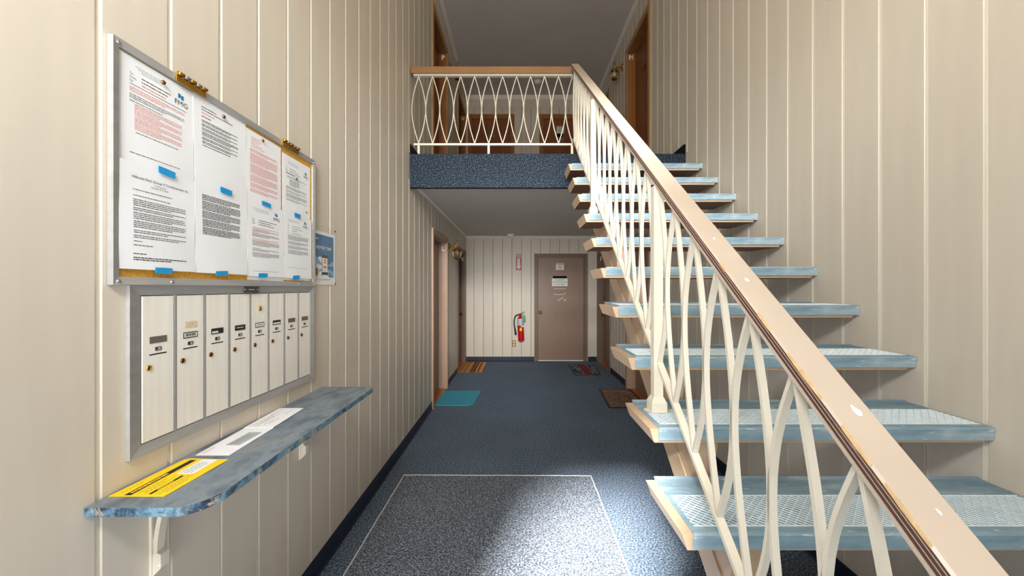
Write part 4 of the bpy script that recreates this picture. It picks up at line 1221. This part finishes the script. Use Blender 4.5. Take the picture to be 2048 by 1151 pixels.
obj('hose', MB().tube(hose, .011, 8), M['rubber_black'], ex, smooth=True)
obj('nozzle', MB().tube([hose[-1] + Vector((0, 0, .01)), hose[-1] + Vector((.01, 0, -.06)), hose[-1] + Vector((.014, 0, -.10))], [.014, .017, .018], 10), M['rubber_black'], ex, smooth=True)
obj('wall_bracket', MB().box(bx - .03, by_ + .055, .70, bx + .02, YB - .0005, .80), M['steel_dark'], ex)

# outlet
ou = empty('wall_outlet', (-.050, YB, .281), 'ivory double electrical outlet low on the back wall', 'outlet')
obj('cover_plate', MB().hexa([(-.087, YB - .0005, .281), (-.014, YB - .0005, .281), (-.014, YB - .0005, .406), (-.087, YB - .0005, .406)][::-1], [(-.083, YB - .006, .285), (-.018, YB - .006, .285), (-.018, YB - .006, .402), (-.083, YB - .006, .402)][::-1]), M['brass_badge'], ou)
for zz_ in (.300, .355):
    so = obj('socket', MB().box(-.068, YB - .009, zz_, -.033, YB - .006, zz_ + .034), M['ivory'], ou)
    obj('slots', MB().box(-.058, YB - .0095, zz_ + .014, -.055, YB - .009, zz_ + .026).box(-.046, YB - .0095, zz_ + .014, -.043, YB - .009, zz_ + .026), M['black'], so)

# smoke detectors
for nm, (x, y, z), lab in (('smoke_detector', (-.113, 7.17, ZC1), 'white round smoke detector on the lower hallway ceiling'), ('smoke_detector', (.380, 6.9, ZC2), 'white round smoke detector on the upstairs ceiling behind the balusters')):
    e = empty(nm, (x, y, z), lab, 'smoke detector', 'smoke detectors')
    obj('base_plate', MB().lathe([(.07, 0), (.07, .012), (.062, .016)], (x, y, z - .0005), (0, 0, -1), 24), M['white_plastic'], e, smooth=True)
    obj('cover', MB().lathe([(.058, 0), (.058, .018), (.05, .03), (.03, .036), (0, .037)], (x, y, z - .0165), (0, 0, -1), 24), M['white_plastic'], e, smooth=True)

# ------------------------------------------------------------------ lantern sconces
def sconce(sgn, X, y, z, label):
    i = -sgn
    s = empty('wall_sconce', (X, y, z), label, 'wall light', 'brass lantern wall lights')
    obj('back_plate', MB().lathe([(.055, 0), (.055, .006), (.045, .014), (.02, .02), (.014, .024)], (X + i*.0005, y, z), (i, 0, 0), 18), M['brass'], s, smooth=True)
    c = X + i*.118
    obj('arm', MB().tube([(X + i*.02, y, z), (X + i*.06, y, z - .006), (X + i*.095, y, z + .002), (c, y, z + .004)], .008, 8), M['brass'], s, smooth=True)
    obj('finial', MB().lathe([(.012, -.045), (.018, -.03), (.012, -.02), (.010, .012), (.017, .02), (.012, .03), (.007, .04), (.014, .052), (.013, .062), (.005, .075), (.007, .084), (0, .092)], (c, y, z), (0, 0, 1), 12), M['brass'], s, smooth=True)
    obj('lantern_cap', MB().lathe([(.012, -.030), (.03, -.034), (.052, -.044), (.056, -.05), (.05, -.05)], (c, y, z), (0, 0, 1), 18), M['brass_dark'], s, smooth=True)
    prof = [(.056, -.052), (.066, -.085), (.064, -.12), (.050, -.155), (.036, -.178)]
    obj('glass_shade', MB().lathe(prof + [(.034, -.178), (.048, -.155), (.062, -.12), (.064, -.085), (.054, -.052)], (c, y, z), (0, 0, 1), 18), M['glass'], s, smooth=True)
    for k in range(6):
        a = math.pi/6 + k*math.pi/3
        obj('rib', MB().tube([(c + (r_ + .003)*math.cos(a), y + (r_ + .003)*math.sin(a), z + h) for r_, h in prof], .0045, 6), M['brass'], s, smooth=True)
    obj('bottom_ring', MB().lathe([(.030, -.172), (.040, -.176), (.040, -.182), (.02, -.188), (.008, -.198), (0, -.204)], (c, y, z), (0, 0, 1), 16), M['brass_dark'], s, smooth=True)
    obj('bulb', MB().lathe([(.010, -.05), (.012, -.065), (.026, -.09), (.028, -.11), (.018, -.135), (0, -.145)], (c, y, z), (0, 0, 1), 14), M['white_plastic'], s, smooth=True)
    return s
sconce(-1, XL, 5.62, 2.027, 'brass lantern wall light between doors L and K in the lower hallway')
sconce(1, XR, 5.68, 4.68, 'brass lantern wall light beside door M upstairs')
sconce(-1, XL, 5.68, 4.68, 'brass lantern wall light above the balcony rail beside door P')

# fine print and chips too small to pick apart: one part each
for o in SC.objects:
    if o.parent is not None and re.match(r'(printed_text|black_print|red_print|faint_print|blue_print|orange_print|poster_\w+_print|sign_white_print|brass_badge_print|small_print|band_lettering|name_print|address_print|window_print|return_address|chipped_edge|paint_chip|grip_lattice|lettering|heading|address|slogan|logo_lettering)(\.\d+)?$', o.name):
        o['kind'] = 'stuff'
